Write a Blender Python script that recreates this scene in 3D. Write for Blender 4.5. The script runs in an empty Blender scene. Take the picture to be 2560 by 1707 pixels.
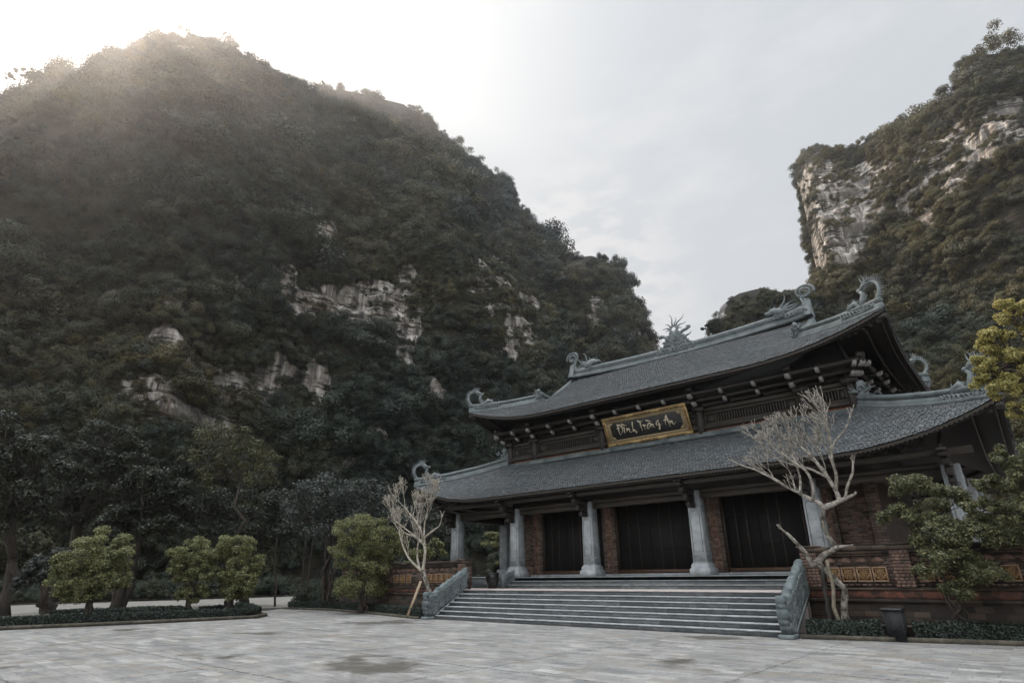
import bpy, math, random
import numpy as np
from mathutils import Matrix, Vector
sc = bpy.context.scene
R_ = math.radians
# ------------------------------------------------------------------ camera
H = 1.6; FPX = 1444.43; PITCH = .3877; ROLL = -.0095; YAW = .8613
_F = np.array([-math.cos(YAW), math.sin(YAW), 0]); _R = np.array([_F[1], -_F[0], 0]); _U = np.array([0, 0, 1.])
FWD = math.cos(PITCH)*_F + math.sin(PITCH)*_U; _up = -math.sin(PITCH)*_F + math.cos(PITCH)*_U
RGT = math.cos(ROLL)*_R + math.sin(ROLL)*_up; UPV = -math.sin(ROLL)*_R + math.cos(ROLL)*_up
CAM = np.array([0, 0, H])
cd = bpy.data.cameras.new('camera'); cam = bpy.data.objects.new('camera', cd); sc.collection.objects.link(cam)
cd.sensor_width = 36; cd.lens = FPX/2560*36; cd.clip_end = 3000; cd.clip_start = .1
cam.matrix_world = Matrix(((RGT[0], UPV[0], -FWD[0], 0), (RGT[1], UPV[1], -FWD[1], 0), (RGT[2], UPV[2], -FWD[2], H), (0, 0, 0, 1)))
sc.camera = cam
# ------------------------------------------------------------------ sky, sun, exposure
SUN = np.array([-.742, .098, .723]); SUN /= np.linalg.norm(SUN)
ZENITH = 6.2; BEHIND = 1.8; VEIL = .94
SUN_EL = math.asin(SUN[2]); SUN_ROT = math.atan2(SUN[0], SUN[1])
w = bpy.data.worlds.new('World'); sc.world = w; w.use_nodes = True
nt = w.node_tree; N = nt.nodes; L = nt.links
bg = N['Background']; sky = N.new('ShaderNodeTexSky'); sky.sky_type = 'NISHITA'; sky.sun_disc = False
sky.sun_elevation = SUN_EL; sky.sun_rotation = SUN_ROT; sky.air_density = 1.0; sky.dust_density = 4.0; sky.ozone_density = 1.0
hs = N.new('ShaderNodeHueSaturation'); hs.inputs['Saturation'].default_value = .3
L.new(sky.outputs[0], hs.inputs['Color'])
tc = N.new('ShaderNodeTexCoord'); mp = N.new('ShaderNodeMapping'); mp.inputs['Scale'].default_value = (2.2, 2.2, 5.5)
L.new(tc.outputs['Generated'], mp.inputs[0])
nz = N.new('ShaderNodeTexNoise'); nz.inputs['Scale'].default_value = 2.2; nz.inputs['Detail'].default_value = 7; nz.inputs['Roughness'].default_value = .55
L.new(mp.outputs[0], nz.inputs['Vector'])
cr = N.new('ShaderNodeValToRGB'); cr.color_ramp.elements[0].position = .5; cr.color_ramp.elements[1].position = .78
cr.color_ramp.elements[0].color = (0, 0, 0, 1); cr.color_ramp.elements[1].color = (.45, .45, .45, 1)
L.new(nz.outputs['Fac'], cr.inputs[0])
def _mixc(f, a, b, mode='MIX'):
    m = N.new('ShaderNodeMix'); m.data_type = 'RGBA'; m.blend_type = mode
    for q, i in ((f, 0), (a, 6), (b, 7)):
        if isinstance(q, (int, float)): m.inputs[i].default_value = q
        elif isinstance(q, tuple): m.inputs[i].default_value = (*q, 1)
        else: L.new(q, m.inputs[i])
    return m.outputs[2]
def _mr(v, a, b, c, d):
    m = N.new('ShaderNodeMapRange'); m.interpolation_type = 'SMOOTHSTEP'; L.new(v, m.inputs[0])
    for i, q in enumerate((a, b, c, d)): m.inputs[i+1].default_value = q
    return m.outputs[0]
# thin bright overcast, palest low down; unseen overhead and rear sky boosted as fill
sx = N.new('ShaderNodeSeparateXYZ'); L.new(tc.outputs['Generated'], sx.inputs[0])
over = N.new('ShaderNodeMath'); over.operation = 'MULTIPLY'
L.new(_mr(sx.outputs[2], .82, .97, 1, ZENITH), over.inputs[0]); L.new(_mr(sx.outputs[1], -.1, -.6, 1, BEHIND), over.inputs[1])
veil = _mixc(_mr(sx.outputs[2], 0, .6, 0, 1), (7.7, 7.65, 7.6), (6.4, 6.75, 7.1))
veil = _mixc(cr.outputs[0], veil, (8.8, 8.7, 8.7))
# one soft bright cloud bank low in the gap between the hills
cdv = N.new('ShaderNodeVectorMath'); cdv.operation = 'DOT_PRODUCT'; L.new(tc.outputs['Generated'], cdv.inputs[0]); cdv.inputs[1].default_value = (-.497, .737, .458)
cmk = N.new('ShaderNodeMath'); cmk.operation = 'MULTIPLY'; L.new(_mr(cdv.outputs['Value'], .972, .998, 0, 1), cmk.inputs[0])
n2 = N.new('ShaderNodeTexNoise'); n2.inputs['Scale'].default_value = 9; n2.inputs['Detail'].default_value = 6; L.new(mp.outputs[0], n2.inputs['Vector']); L.new(_mr(n2.outputs['Fac'], .38, .62, .15, .85), cmk.inputs[1])
veil = _mixc(cmk.outputs[0], veil, (8.6, 8.45, 8.4))
vm = N.new('ShaderNodeVectorMath'); vm.operation = 'SCALE'; L.new(veil, vm.inputs[0]); L.new(over.outputs[0], vm.inputs[3])
col = _mixc(VEIL, hs.outputs[0], vm.outputs[0])
dt = N.new('ShaderNodeVectorMath'); dt.operation = 'DOT_PRODUCT'; L.new(tc.outputs['Generated'], dt.inputs[0]); dt.inputs[1].default_value = tuple(SUN)
aur = N.new('ShaderNodeVectorMath'); aur.operation = 'SCALE'; aur.inputs[0].default_value = (2.6, 2.4, 2.05); L.new(_mr(dt.outputs['Value'], .72, 1.0, 0, 1), aur.inputs[3])
col = _mixc(1.0, col, aur.outputs[0], 'ADD')
L.new(col, bg.inputs['Color']); bg.inputs['Strength'].default_value = .1
sl = bpy.data.lights.new('sun', 'SUN'); sl.energy = 5.0; sl.angle = R_(.8); sl.color = (1, .83, .66)
so = bpy.data.objects.new('sun', sl); sc.collection.objects.link(so); so.location = (-40, 0, 60)
so.rotation_euler = Vector(SUN).to_track_quat('Z', 'Y').to_euler()
sc.view_settings.view_transform = 'Standard'; sc.view_settings.look = 'None'; sc.view_settings.exposure = 0; sc.view_settings.gamma = 1
sc.cycles.use_denoising = True; sc.cycles.max_bounces = 6; sc.cycles.diffuse_bounces = 3; sc.cycles.glossy_bounces = 2
sc.cycles.transmission_bounces = 3; sc.cycles.volume_bounces = 0; sc.cycles.transparent_max_bounces = 6
sc.cycles.caustics_reflective = False; sc.cycles.caustics_refractive = False
# ------------------------------------------------------------------ measuring helpers
DS = 1.0884
def ray(x, y): return FWD + RGT*(x*DS-1280)/FPX - UPV*(y*DS-853.5)/FPX
def atY(x, y, Y): d = ray(x, y); return CAM + d*(Y/d[1])
def atZ(x, y, z): d = ray(x, y); return CAM + d*((z-H)/d[2])
def azel(x, y):
    d = ray(x, y); return math.atan2(d[1], d[0]) % (2*math.pi), d[2]/math.hypot(d[0], d[1])
# ------------------------------------------------------------------ noise
def _h(ix, iy, iz, s):
    n = (ix*374761393 + iy*668265263 + iz*2147483647*3 + s*1274126177) & 0xffffffff
    n = ((n ^ (n >> 13))*1274126177) & 0xffffffff
    n = ((n ^ (n >> 16))*2246822519) & 0xffffffff
    return ((n ^ (n >> 15)) & 0xffff)/65535.
def vnoise(P, s=0):
    P = np.asarray(P, float); f = np.floor(P); t = P-f; i = f.astype(np.int64); t = t*t*(3-2*t); r = 0
    for a in (0, 1):
        for b in (0, 1):
            for c in (0, 1):
                wgt = (t[..., 0] if a else 1-t[..., 0])*(t[..., 1] if b else 1-t[..., 1])*(t[..., 2] if c else 1-t[..., 2])
                r = r + wgt*_h(i[..., 0]+a, i[..., 1]+b, i[..., 2]+c, s)
    return r*2-1
def fbm(P, o=4, s=0):
    P = np.asarray(P, float); r = 0; a = .5
    for k in range(o): r = r + a*vnoise(P*2**k+k*17.3, s+k); a *= .5
    return r
# ------------------------------------------------------------------ mesh builder
class MB:
    def __init__(s): s.v = []; s.f = []; s.n = 0; s.at = {}
    def add(s, v, f):
        v = np.asarray(v, float).reshape(-1, 3); s.v.append(v)
        if isinstance(f, np.ndarray): s.f.append(f+s.n)
        else: s.f.append([tuple(i+s.n for i in q) for q in f])
        s.n += len(v)
    def box(s, x0, x1, y0, y1, z0, z1):
        v = [(x0,y0,z0),(x1,y0,z0),(x1,y1,z0),(x0,y1,z0),(x0,y0,z1),(x1,y0,z1),(x1,y1,z1),(x0,y1,z1)]
        s.add(v, [(0,3,2,1),(4,5,6,7),(0,1,5,4),(1,2,6,5),(2,3,7,6),(3,0,4,7)])
    def bbox(s, x0, x1, y0, y1, z0, z1, b=.01):      # box with chamfered upright and top edges
        b = min(b, (x1-x0)*.4, (y1-y0)*.4, (z1-z0)*.4)
        def ring(i, z): return [(x0+i+b,y0+i,z),(x1-i-b,y0+i,z),(x1-i,y0+i+b,z),(x1-i,y1-i-b,z),(x1-i-b,y1-i,z),(x0+i+b,y1-i,z),(x0+i,y1-i-b,z),(x0+i,y0+i+b,z)]
        s.loft([ring(b, z0), ring(0, z0+b), ring(0, z1-b), ring(b, z1)])
    def loft(s, rings, cap=True, closed=True):
        m = len(rings[0]); v = np.array(rings, float).reshape(-1, 3); f = []
        for k in range(len(rings)-1):
            for i in range(m if closed else m-1):
                j = (i+1) % m; f.append((k*m+i, k*m+j, (k+1)*m+j, (k+1)*m+i))
        if cap: f.append(tuple(range(m-1, -1, -1))); f.append(tuple((len(rings)-1)*m+i for i in range(m)))
        s.add(v, f)
    def prism(s, poly, y0, y1):                       # polygon in x,z pulled along y
        n = len(poly); v = [(x, y0, z) for x, z in poly]+[(x, y1, z) for x, z in poly]
        f = [tuple(range(n)), tuple(range(2*n-1, n-1, -1))]+[(i, i+n, (i+1) % n+n, (i+1) % n) for i in range(n)]
        s.add(v, f)
    def tube(s, path, rad, k=6, flat=None):
        P = np.asarray(path, float); n = len(P); rad = np.broadcast_to(np.asarray(rad, float), (n,))
        T = np.gradient(P, axis=0); T /= np.linalg.norm(T, axis=1)[:, None]+1e-9
        a = np.array([0, 0, 1.]) if abs(T[0][2]) < .9 else np.array([1., 0, 0])
        if flat is not None: a = np.asarray(flat, float)
        rings = []
        for i in range(n):
            u = a-T[i]*(a@T[i]); u /= np.linalg.norm(u)+1e-9; a = u if flat is None else a; vv = np.cross(T[i], u)
            th = np.arange(k)*2*math.pi/k
            rings.append(P[i]+rad[i]*(np.cos(th)[:, None]*u+np.sin(th)[:, None]*vv))
        s.loft(rings)
    def lathe(s, prof, cx, cy, k=24):
        s.loft([[(cx+r*math.cos(t*2*math.pi/k), cy+r*math.sin(t*2*math.pi/k), z) for t in range(k)] for r, z in prof])
    def ball(s, c, r, k=10):
        r = np.broadcast_to(np.asarray(r, float), (3,)); rings = []
        for i in range(1, k//2+1):
            p = math.pi*i/(k//2+1); rings.append([(c[0]+r[0]*math.sin(p)*math.cos(t*2*math.pi/k), c[1]+r[1]*math.sin(p)*math.sin(t*2*math.pi/k), c[2]-r[2]*math.cos(p)) for t in range(k)])
        s.loft(rings)
    def build(s, name, mat, parent=None, org=None, smooth=False, attrs=None):
        me = bpy.data.meshes.new(name); V = np.concatenate(s.v)
        o = bpy.data.objects.new(name, me); sc.collection.objects.link(o)
        if parent is not None: o.parent = parent; V = V-WL[parent.name]; WL[o.name] = WL[parent.name]
        elif org is not None: V = V-np.asarray(org, float); o.location = org; WL[o.name] = np.asarray(org, float)
        else: WL[o.name] = np.zeros(3)
        F = []; LT = []
        for f in s.f:
            if isinstance(f, np.ndarray): F.append(f.ravel()); LT.append(np.full(len(f), f.shape[1]))
            elif f: F.append(np.fromiter((i for q in f for i in q), np.int64)); LT.append(np.array([len(q) for q in f]))
        F = np.concatenate(F); LT = np.concatenate(LT)
        me.vertices.add(len(V)); me.vertices.foreach_set('co', V.ravel().astype(np.float32))
        me.loops.add(len(F)); me.loops.foreach_set('vertex_index', F.astype(np.int32))
        me.polygons.add(len(LT)); me.polygons.foreach_set('loop_start', np.concatenate([[0], np.cumsum(LT)[:-1]]).astype(np.int32))
        if smooth: me.polygons.foreach_set('use_smooth', np.ones(len(LT), bool))
        for k, a in (attrs or {}).items():
            at = me.attributes.new(k, 'FLOAT', 'POINT'); at.data.foreach_set('value', np.asarray(a, np.float32))
        me.update(calc_edges=True); me.validate()
        if mat: me.materials.append(mat)
        return o
WL = {}
def tag(o, label=None, cat=None, group=None, kind=None):
    for k, v in (('label', label), ('category', cat), ('group', group), ('kind', kind)):
        if v: o[k] = v
    return o
def thing(name, loc, label, cat, group=None):
    o = bpy.data.objects.new(name, None); o.location = loc; o.empty_display_size = .2; sc.collection.objects.link(o)
    WL[o.name] = np.asarray(loc, float); return tag(o, label, cat, group)
# ------------------------------------------------------------------ materials
def newmat(name):
    m = bpy.data.materials.new(name); m.use_nodes = True; t = m.node_tree
    return m, t.nodes, t.links, t.nodes['Principled BSDF']
def noise(N, L, scale, detail=5, rough=.6, vec=None, sc3=None, coord='Object'):
    n = N.new('ShaderNodeTexNoise'); n.inputs['Scale'].default_value = scale; n.inputs['Detail'].default_value = detail; n.inputs['Roughness'].default_value = rough
    if vec is None:
        t = N.new('ShaderNodeTexCoord'); vec = t.outputs[coord]
    if sc3:
        mpp = N.new('ShaderNodeMapping'); mpp.inputs['Scale'].default_value = sc3; L.new(vec, mpp.inputs[0]); vec = mpp.outputs[0]
    L.new(vec, n.inputs['Vector']); return n.outputs['Fac']
def ramp(N, L, fac, stops):
    r = N.new('ShaderNodeValToRGB'); e = r.color_ramp.elements
    while len(e) < len(stops): e.new(.5)
    for i, (p, c) in enumerate(stops):
        e[i].position = p; e[i].color = (c if len(c) == 4 else (*c, 1)) if hasattr(c, '__len__') else (c, c, c, 1)
    L.new(fac, r.inputs[0]); return r.outputs[0]
def mix(N, L, f, a, b, mode='MIX'):
    m = N.new('ShaderNodeMix'); m.data_type = 'RGBA'; m.blend_type = mode
    for s, i in ((f, 0), (a, 6), (b, 7)):
        if hasattr(s, 'links') or hasattr(s, 'is_linked'): L.new(s, m.inputs[i])
        else: m.inputs[i].default_value = s if i == 0 else (*s, 1)
    return m.outputs[2]
def bump(N, L, h, st, dist, bsdf):
    b = N.new('ShaderNodeBump'); b.inputs['Strength'].default_value = st; b.inputs['Distance'].default_value = dist
    L.new(h, b.inputs['Height']); L.new(b.outputs[0], bsdf.inputs['Normal'])
def simple(name, c1, c2, scale=3, rough=.8, bst=.3, bd=.01, sc3=None, lo=.35, hi=.65, spots=None, metal=0):
    m, N, L, b = newmat(name); f = noise(N, L, scale, 6, .62, sc3=sc3)
    c = ramp(N, L, f, [(lo, c1), (hi, c2)])
    if spots:
        s = ramp(N, L, noise(N, L, spots[0], 4, .7), [(spots[1], 0), (spots[2], 1)]); c = mix(N, L, s, c, spots[3])
    L.new(c, b.inputs['Base Color']); b.inputs['Roughness'].default_value = rough; b.inputs['Metallic'].default_value = metal
    if bst: bump(N, L, noise(N, L, scale*6, 4, .6, sc3=sc3), bst, bd, b)
    return m
def leafmat(name, cols, rough=.5, trans=.25, inst=False, spec=.35):
    m, N, L, b = newmat(name)
    g = N.new('ShaderNodeNewGeometry'); c = ramp(N, L, g.outputs['Random Per Island'], [(i/max(1, len(cols)-1), q) for i, q in enumerate(cols)])
    if inst:
        a = N.new('ShaderNodeAttribute'); a.attribute_type = 'INSTANCER'; a.attribute_name = 'tint'
        t = ramp(N, L, a.outputs['Fac'], inst); c = mix(N, L, 1.0, c, t, 'MULTIPLY')
    L.new(c, b.inputs['Base Color']); b.inputs['Roughness'].default_value = rough; b.inputs['Specular IOR Level'].default_value = spec
    tr = N.new('ShaderNodeBsdfTranslucent'); L.new(c, tr.inputs['Color'])
    ms = N.new('ShaderNodeMixShader'); ms.inputs[0].default_value = trans
    L.new(b.outputs[0], ms.inputs[1]); L.new(tr.outputs[0], ms.inputs[2]); L.new(ms.outputs[0], N['Material Output'].inputs[0])
    return m
M = {}
M['stone'] = simple('pale_grey_stone', (.28, .31, .33), (.46, .49, .51), 2.2, .62, .25, .01, spots=(5, .55, .8, (.16, .18, .18)))
M['carved'] = simple('carved_grey_green_stone', (.095, .115, .118), (.21, .24, .243), 3, .6, .3, .012, spots=(7, .5, .8, (.10, .13, .13)))
M['carvedback'] = simple('shaded_carving_ground', (.06, .08, .082), (.16, .19, .195), 4, .7, .3, .012)  # darker than the scrolls: shade of the gaps put into the colour
M['ridge'] = simple('slate_blue_mortar', (.075, .094, .096), (.14, .165, .168), 2.5, .5, .2, .01, spots=(4, .55, .8, (.09, .11, .11)))
M['ridgecap'] = simple('dark_ridge_cap', (.03, .033, .032), (.09, .1, .098), 5, .45, .3, .01)
M['wood'] = simple('dark_aged_wood', (.010, .008, .0065), (.025, .019, .015), 3, .6, .4, .01, sc3=(1, 8, 8))
M['beamwood'] = simple('weathered_beam_wood', (.02, .016, .0125), (.05, .041, .032), 3, .65, .4, .01, sc3=(1, 9, 9))
M['tip'] = simple('greyed_bracket_tip', (.16, .155, .145), (.30, .29, .28), 8, .7, .2, .01)
M['redboard'] = simple('red_brown_board', (.10, .045, .025), (.17, .08, .045), 6, .7, .3, .01, sc3=(3, 1, 1))
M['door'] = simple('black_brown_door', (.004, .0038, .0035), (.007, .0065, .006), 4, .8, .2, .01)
M['doorstile'] = simple('door_stile', (.016, .011, .008), (.04, .026, .016), 5, .5, .2, .01, sc3=(4, 4, 1))
M['sill'] = simple('red_brown_sill', (.05, .026, .014), (.11, .056, .03), 5, .5, .2, .01, sc3=(1, 5, 5))
M['terra'] = simple('terracotta', (.13, .075, .055), (.27, .17, .13), 4, .85, .3, .01, spots=(3, .46, .68, (.05, .04, .034)))
M['terra2'] = simple('red_terracotta_band', (.10, .042, .03), (.22, .085, .055), 5, .85, .3, .01, spots=(2.2, .42, .6, (.03, .024, .02)))
M['gold'] = simple('gilded_wood', (.30, .205, .085), (.52, .38, .18), 6, .42, .25, .006, metal=.35, spots=(9, .55, .8, (.16, .1, .045)))
M['goldmuted'] = simple('antique_gold_inset', (.20, .15, .08), (.36, .29, .17), 25, .5, .5, .01, metal=.3)
M['lacquer'] = simple('black_lacquer', (.006, .006, .006), (.012, .012, .013), 5, .35, 0)
M['letter'] = simple('pale_gold_lettering', (.50, .44, .31), (.66, .60, .46), 8, .4, .1, .004, metal=.25)
M['ochre'] = simple('ochre_glazed_panel', (.23, .135, .055), (.38, .24, .11), 7, .45, .25, .008, spots=(12, .5, .8, (.12, .06, .025)))
M['panelback'] = simple('dark_brown_glaze', (.05, .024, .010), (.10, .045, .018), 9, .5, 0)
M['panelrim'] = simple('orange_clay_rim', (.24, .15, .09), (.36, .235, .15), 8, .6, .2, .006)
M['bark'] = simple('dark_bark', (.025, .02, .016), (.07, .058, .048), 6, .9, .6, .02, sc3=(2, 2, .6))
M['barepale'] = simple('pale_grey_brown_bark', (.16, .145, .12), (.44, .41, .36), 7, .85, .6, .015, spots=(9, .5, .66, (.06, .05, .042)))
M['baretrunk'] = simple('mottled_grey_trunk_bark', (.09, .08, .065), (.36, .33, .28), 6, .9, .8, .02, spots=(5, .46, .6, (.045, .038, .03)))
M['barewarm'] = simple('warm_grey_bark', (.24, .215, .175), (.44, .40, .33), 5, .85, .4, .01, spots=(6, .55, .75, (.06, .05, .04)))
M['pole'] = simple('lichen_grey_pole', (.10, .085, .06), (.22, .19, .14), 5, .9, .4, .01)
M['darkpole'] = simple('dark_wet_pole', (.02, .017, .014), (.055, .047, .04), 5, .8, .4, .01)
M['plank'] = simple('raw_plank', (.26, .19, .125), (.40, .31, .215), 5, .8, .2, .01)
M['urn'] = simple('black_glazed_urn', (.008, .008, .008), (.02, .019, .018), 4, .22, .1, .01)
M['plastic'] = simple('black_slatted_bin', (.008, .009, .010), (.016, .018, .02), 6, .45, .15, .004)
M['kerb'] = simple('mossy_kerb_stone', (.05, .045, .034), (.13, .115, .085), 4, .9, .4, .01)
M['soil'] = simple('dark_soil', (.02, .016, .012), (.055, .045, .035), 2, 1, .6, .03)
M['path'] = simple('pale_dirt_road', (.20, .185, .165), (.31, .295, .27), .5, .9, .3, .02, spots=(.25, .55, .7, (.2, .18, .15)))
M['landing'] = simple('pinkish_stone_paving', (.36, .31, .29), (.50, .445, .42), 1.5, .6, .15, .006)
M['whitecap'] = simple('pale_wall_cap', (.42, .42, .42), (.55, .55, .55), 2, .7, .1, .01)

def brickmat(name, cols, mortar, w, h, sc3=(1, 1, 1), rot=None, ms=.012, stain=None):
    m, N, L, b = newmat(name); t = N.new('ShaderNodeTexCoord'); mp = N.new('ShaderNodeMapping'); mp.inputs['Rotation'].default_value = rot or (0, 0, 0)
    L.new(t.outputs['Object'], mp.inputs[0])
    def bt(w, h, ms):
        k = N.new('ShaderNodeTexBrick'); k.inputs['Scale'].default_value = 1; k.inputs['Brick Width'].default_value = w; k.inputs['Row Height'].default_value = h
        k.inputs['Mortar Size'].default_value = ms; k.inputs['Mortar Smooth'].default_value = .3; k.inputs['Color1'].default_value = (0, 0, 0, 1); k.inputs['Color2'].default_value = (1, 1, 1, 1)
        k.inputs['Mortar'].default_value = (.5, .5, .5, 1); L.new(mp.outputs[0], k.inputs['Vector']); return k
    k = bt(w, h, ms); c = ramp(N, L, k.outputs['Color'], [(i/(len(cols)-1), q) for i, q in enumerate(cols)])
    c = mix(N, L, k.outputs['Fac'], c, mortar)
    n = noise(N, L, 1.7, 6, .65); c = mix(N, L, ramp(N, L, n, [(.35, 0), (.7, .55)]), c, stain or (.03, .025, .02))
    L.new(c, b.inputs['Base Color']); b.inputs['Roughness'].default_value = .85
    inv = ramp(N, L, k.outputs['Fac'], [(0, 1.), (1, 0.)]); bump(N, L, inv, .5, .01, b)
    return m
XZ = (R_(90), 0, 0)
M['brick'] = brickmat('blackened_brick', [(.04, .028, .022), (.13, .085, .065), (.24, .175, .145)], (.03, .026, .023), .26, .085, rot=XZ, stain=(.022, .018, .015))
M['darkbrick'] = brickmat('blackened_base_brick', [(.022, .018, .015), (.06, .045, .035), (.12, .085, .06)], (.03, .026, .022), .4, .16, rot=XZ, stain=(.02, .016, .013))
M['paneledbrick'] = brickmat('patterned_brick', [(.03, .022, .018), (.15, .11, .085), (.24, .17, .13)], (.10, .08, .065), .30, .10, rot=XZ, ms=.02)
M['sidebrick'] = brickmat('patterned_brick_side', [(.03, .022, .018), (.15, .11, .085), (.24, .17, .13)], (.10, .08, .065), .30, .10, rot=(R_(90), 0, R_(90)), ms=.02)

def stonestep(name):
    m, N, L, b = newmat(name); t = N.new('ShaderNodeTexCoord'); mp = N.new('ShaderNodeMapping'); mp.inputs['Rotation'].default_value = XZ
    L.new(t.outputs['Object'], mp.inputs[0])
    k = N.new('ShaderNodeTexBrick'); k.inputs['Scale'].default_value = 1; k.inputs['Brick Width'].default_value = 1.3; k.inputs['Row Height'].default_value = .1619
    k.inputs['Mortar Size'].default_value = .006; k.inputs['Color1'].default_value = (0, 0, 0, 1); k.inputs['Color2'].default_value = (1, 1, 1, 1); L.new(mp.outputs[0], k.inputs['Vector'])
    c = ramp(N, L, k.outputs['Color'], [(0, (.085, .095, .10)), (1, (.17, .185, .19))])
    n = noise(N, L, 3, 8, .7, sc3=(1, 1, 2.5)); c = mix(N, L, ramp(N, L, n, [(.4, 0), (.66, .8)]), c, (.05, .055, .057))
    c = mix(N, L, k.outputs['Fac'], c, (.03, .03, .03))
    L.new(c, b.inputs['Base Color']); b.inputs['Roughness'].default_value = .7; bump(N, L, noise(N, L, 25, 5), .3, .01, b); return m
M['step'] = stonestep('riser_stone')
M['tread'] = simple('pale_tread_stone', (.24, .255, .26), (.41, .425, .43), 3, .6, .2, .006, sc3=(1, 2, 2), spots=(2.2, .52, .75, (.17, .18, .185)))  # paler than the riser stone

def pavemat():
    m, N, L, b = newmat('stone_slab_paving'); t = N.new('ShaderNodeTexCoord')
    nd = N.new('ShaderNodeTexNoise'); nd.inputs['Scale'].default_value = .9; nd.inputs['Detail'].default_value = 3; L.new(t.outputs['Object'], nd.inputs['Vector'])
    va = N.new('ShaderNodeVectorMath'); va.operation = 'MULTIPLY_ADD'; va.inputs[1].default_value = (.22, .22, 0); L.new(nd.outputs['Color'], va.inputs[0]); L.new(t.outputs['Object'], va.inputs[2])
    def bt(w, h, ms, off=.5, smooth=.2):
        k = N.new('ShaderNodeTexBrick'); k.inputs['Scale'].default_value = 1; k.inputs['Brick Width'].default_value = w; k.inputs['Row Height'].default_value = h; k.offset = off
        k.inputs['Mortar Size'].default_value = ms; k.inputs['Mortar Smooth'].default_value = smooth; k.inputs['Color1'].default_value = (0, 0, 0, 1); k.inputs['Color2'].default_value = (1, 1, 1, 1)
        k.inputs['Mortar'].default_value = (.5, .5, .5, 1); L.new(va.outputs[0], k.inputs['Vector']); return k
    k = bt(.64, .31, .010); big = bt(4.3, 3.1, .055, 0, .7)
    c = ramp(N, L, k.outputs['Color'], [(0, (.19, .197, .20)), (.2, (.28, .276, .268)), (.4, (.34, .33, .312)), (.55, (.28, .252, .215)), (.7, (.37, .358, .335)), (.85, (.32, .318, .315)), (1, (.50, .485, .455))])
    c = mix(N, L, ramp(N, L, noise(N, L, .45, 8, .72), [(.44, 0), (.62, .7)]), c, (.22, .215, .21))
    c = mix(N, L, ramp(N, L, noise(N, L, 1.3, 9, .78, sc3=(.7, 1.6, 1)), [(.5, 0), (.62, .75)]), c, (.45, .44, .425))
    c = mix(N, L, ramp(N, L, noise(N, L, 3.5, 8, .8), [(.52, 0), (.64, .8)]), c, (.17, .16, .148))
    c = mix(N, L, ramp(N, L, noise(N, L, 17, 5, .75), [(.5, 0), (.7, .5)]), c, (.13, .125, .118))
    dn = noise(N, L, .21, 6, .62); c = mix(N, L, ramp(N, L, dn, [(.585, 0), (.64, .88)]), c, (.075, .066, .052))
    jf = mix(N, L, 1., k.outputs['Fac'], ramp(N, L, noise(N, L, 2.2, 3), [(.40, .1), (.62, .85)]), 'MULTIPLY')
    c = mix(N, L, jf, c, (.13, .122, .11))
    peb = mix(N, L, 1., big.outputs['Fac'], ramp(N, L, noise(N, L, 14, 2), [(.40, .9), (.54, 0)]), 'MULTIPLY')
    c = mix(N, L, peb, c, (.028, .026, .022))
    L.new(c, b.inputs['Base Color'])
    L.new(ramp(N, L, noise(N, L, .8, 5, .6), [(.3, .38), (.7, .7)]), b.inputs['Roughness'])
    h = mix(N, L, .25, ramp(N, L, k.outputs['Fac'], [(0, 1.), (1, 0.)]), noise(N, L, 7, 6, .7)); bump(N, L, h, .5, .012, b); return m
M['plaza'] = pavemat()

def tilemat():
    m, N, L, b = newmat('slate_blue_roof_tile'); g = N.new('ShaderNodeNewGeometry')
    c = ramp(N, L, g.outputs['Random Per Island'], [(0, (.034, .042, .046)), (.5, (.056, .066, .072)), (.9, (.08, .092, .098)), (1, (.13, .142, .147))])
    c = mix(N, L, ramp(N, L, noise(N, L, .5, 6, .65), [(.4, 0), (.7, .5)]), c, (.072, .068, .066))
    c = mix(N, L, ramp(N, L, noise(N, L, 4, 4, .7), [(.64, 0), (.78, .5)]), c, (.2, .21, .205))
    L.new(c, b.inputs['Base Color']); b.inputs['Roughness'].default_value = .42; return m
M['tile'] = tilemat()
M['tilebase'] = simple('dark_under_tile', (.02, .022, .024), (.035, .038, .04), 5, .8, 0)

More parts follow.
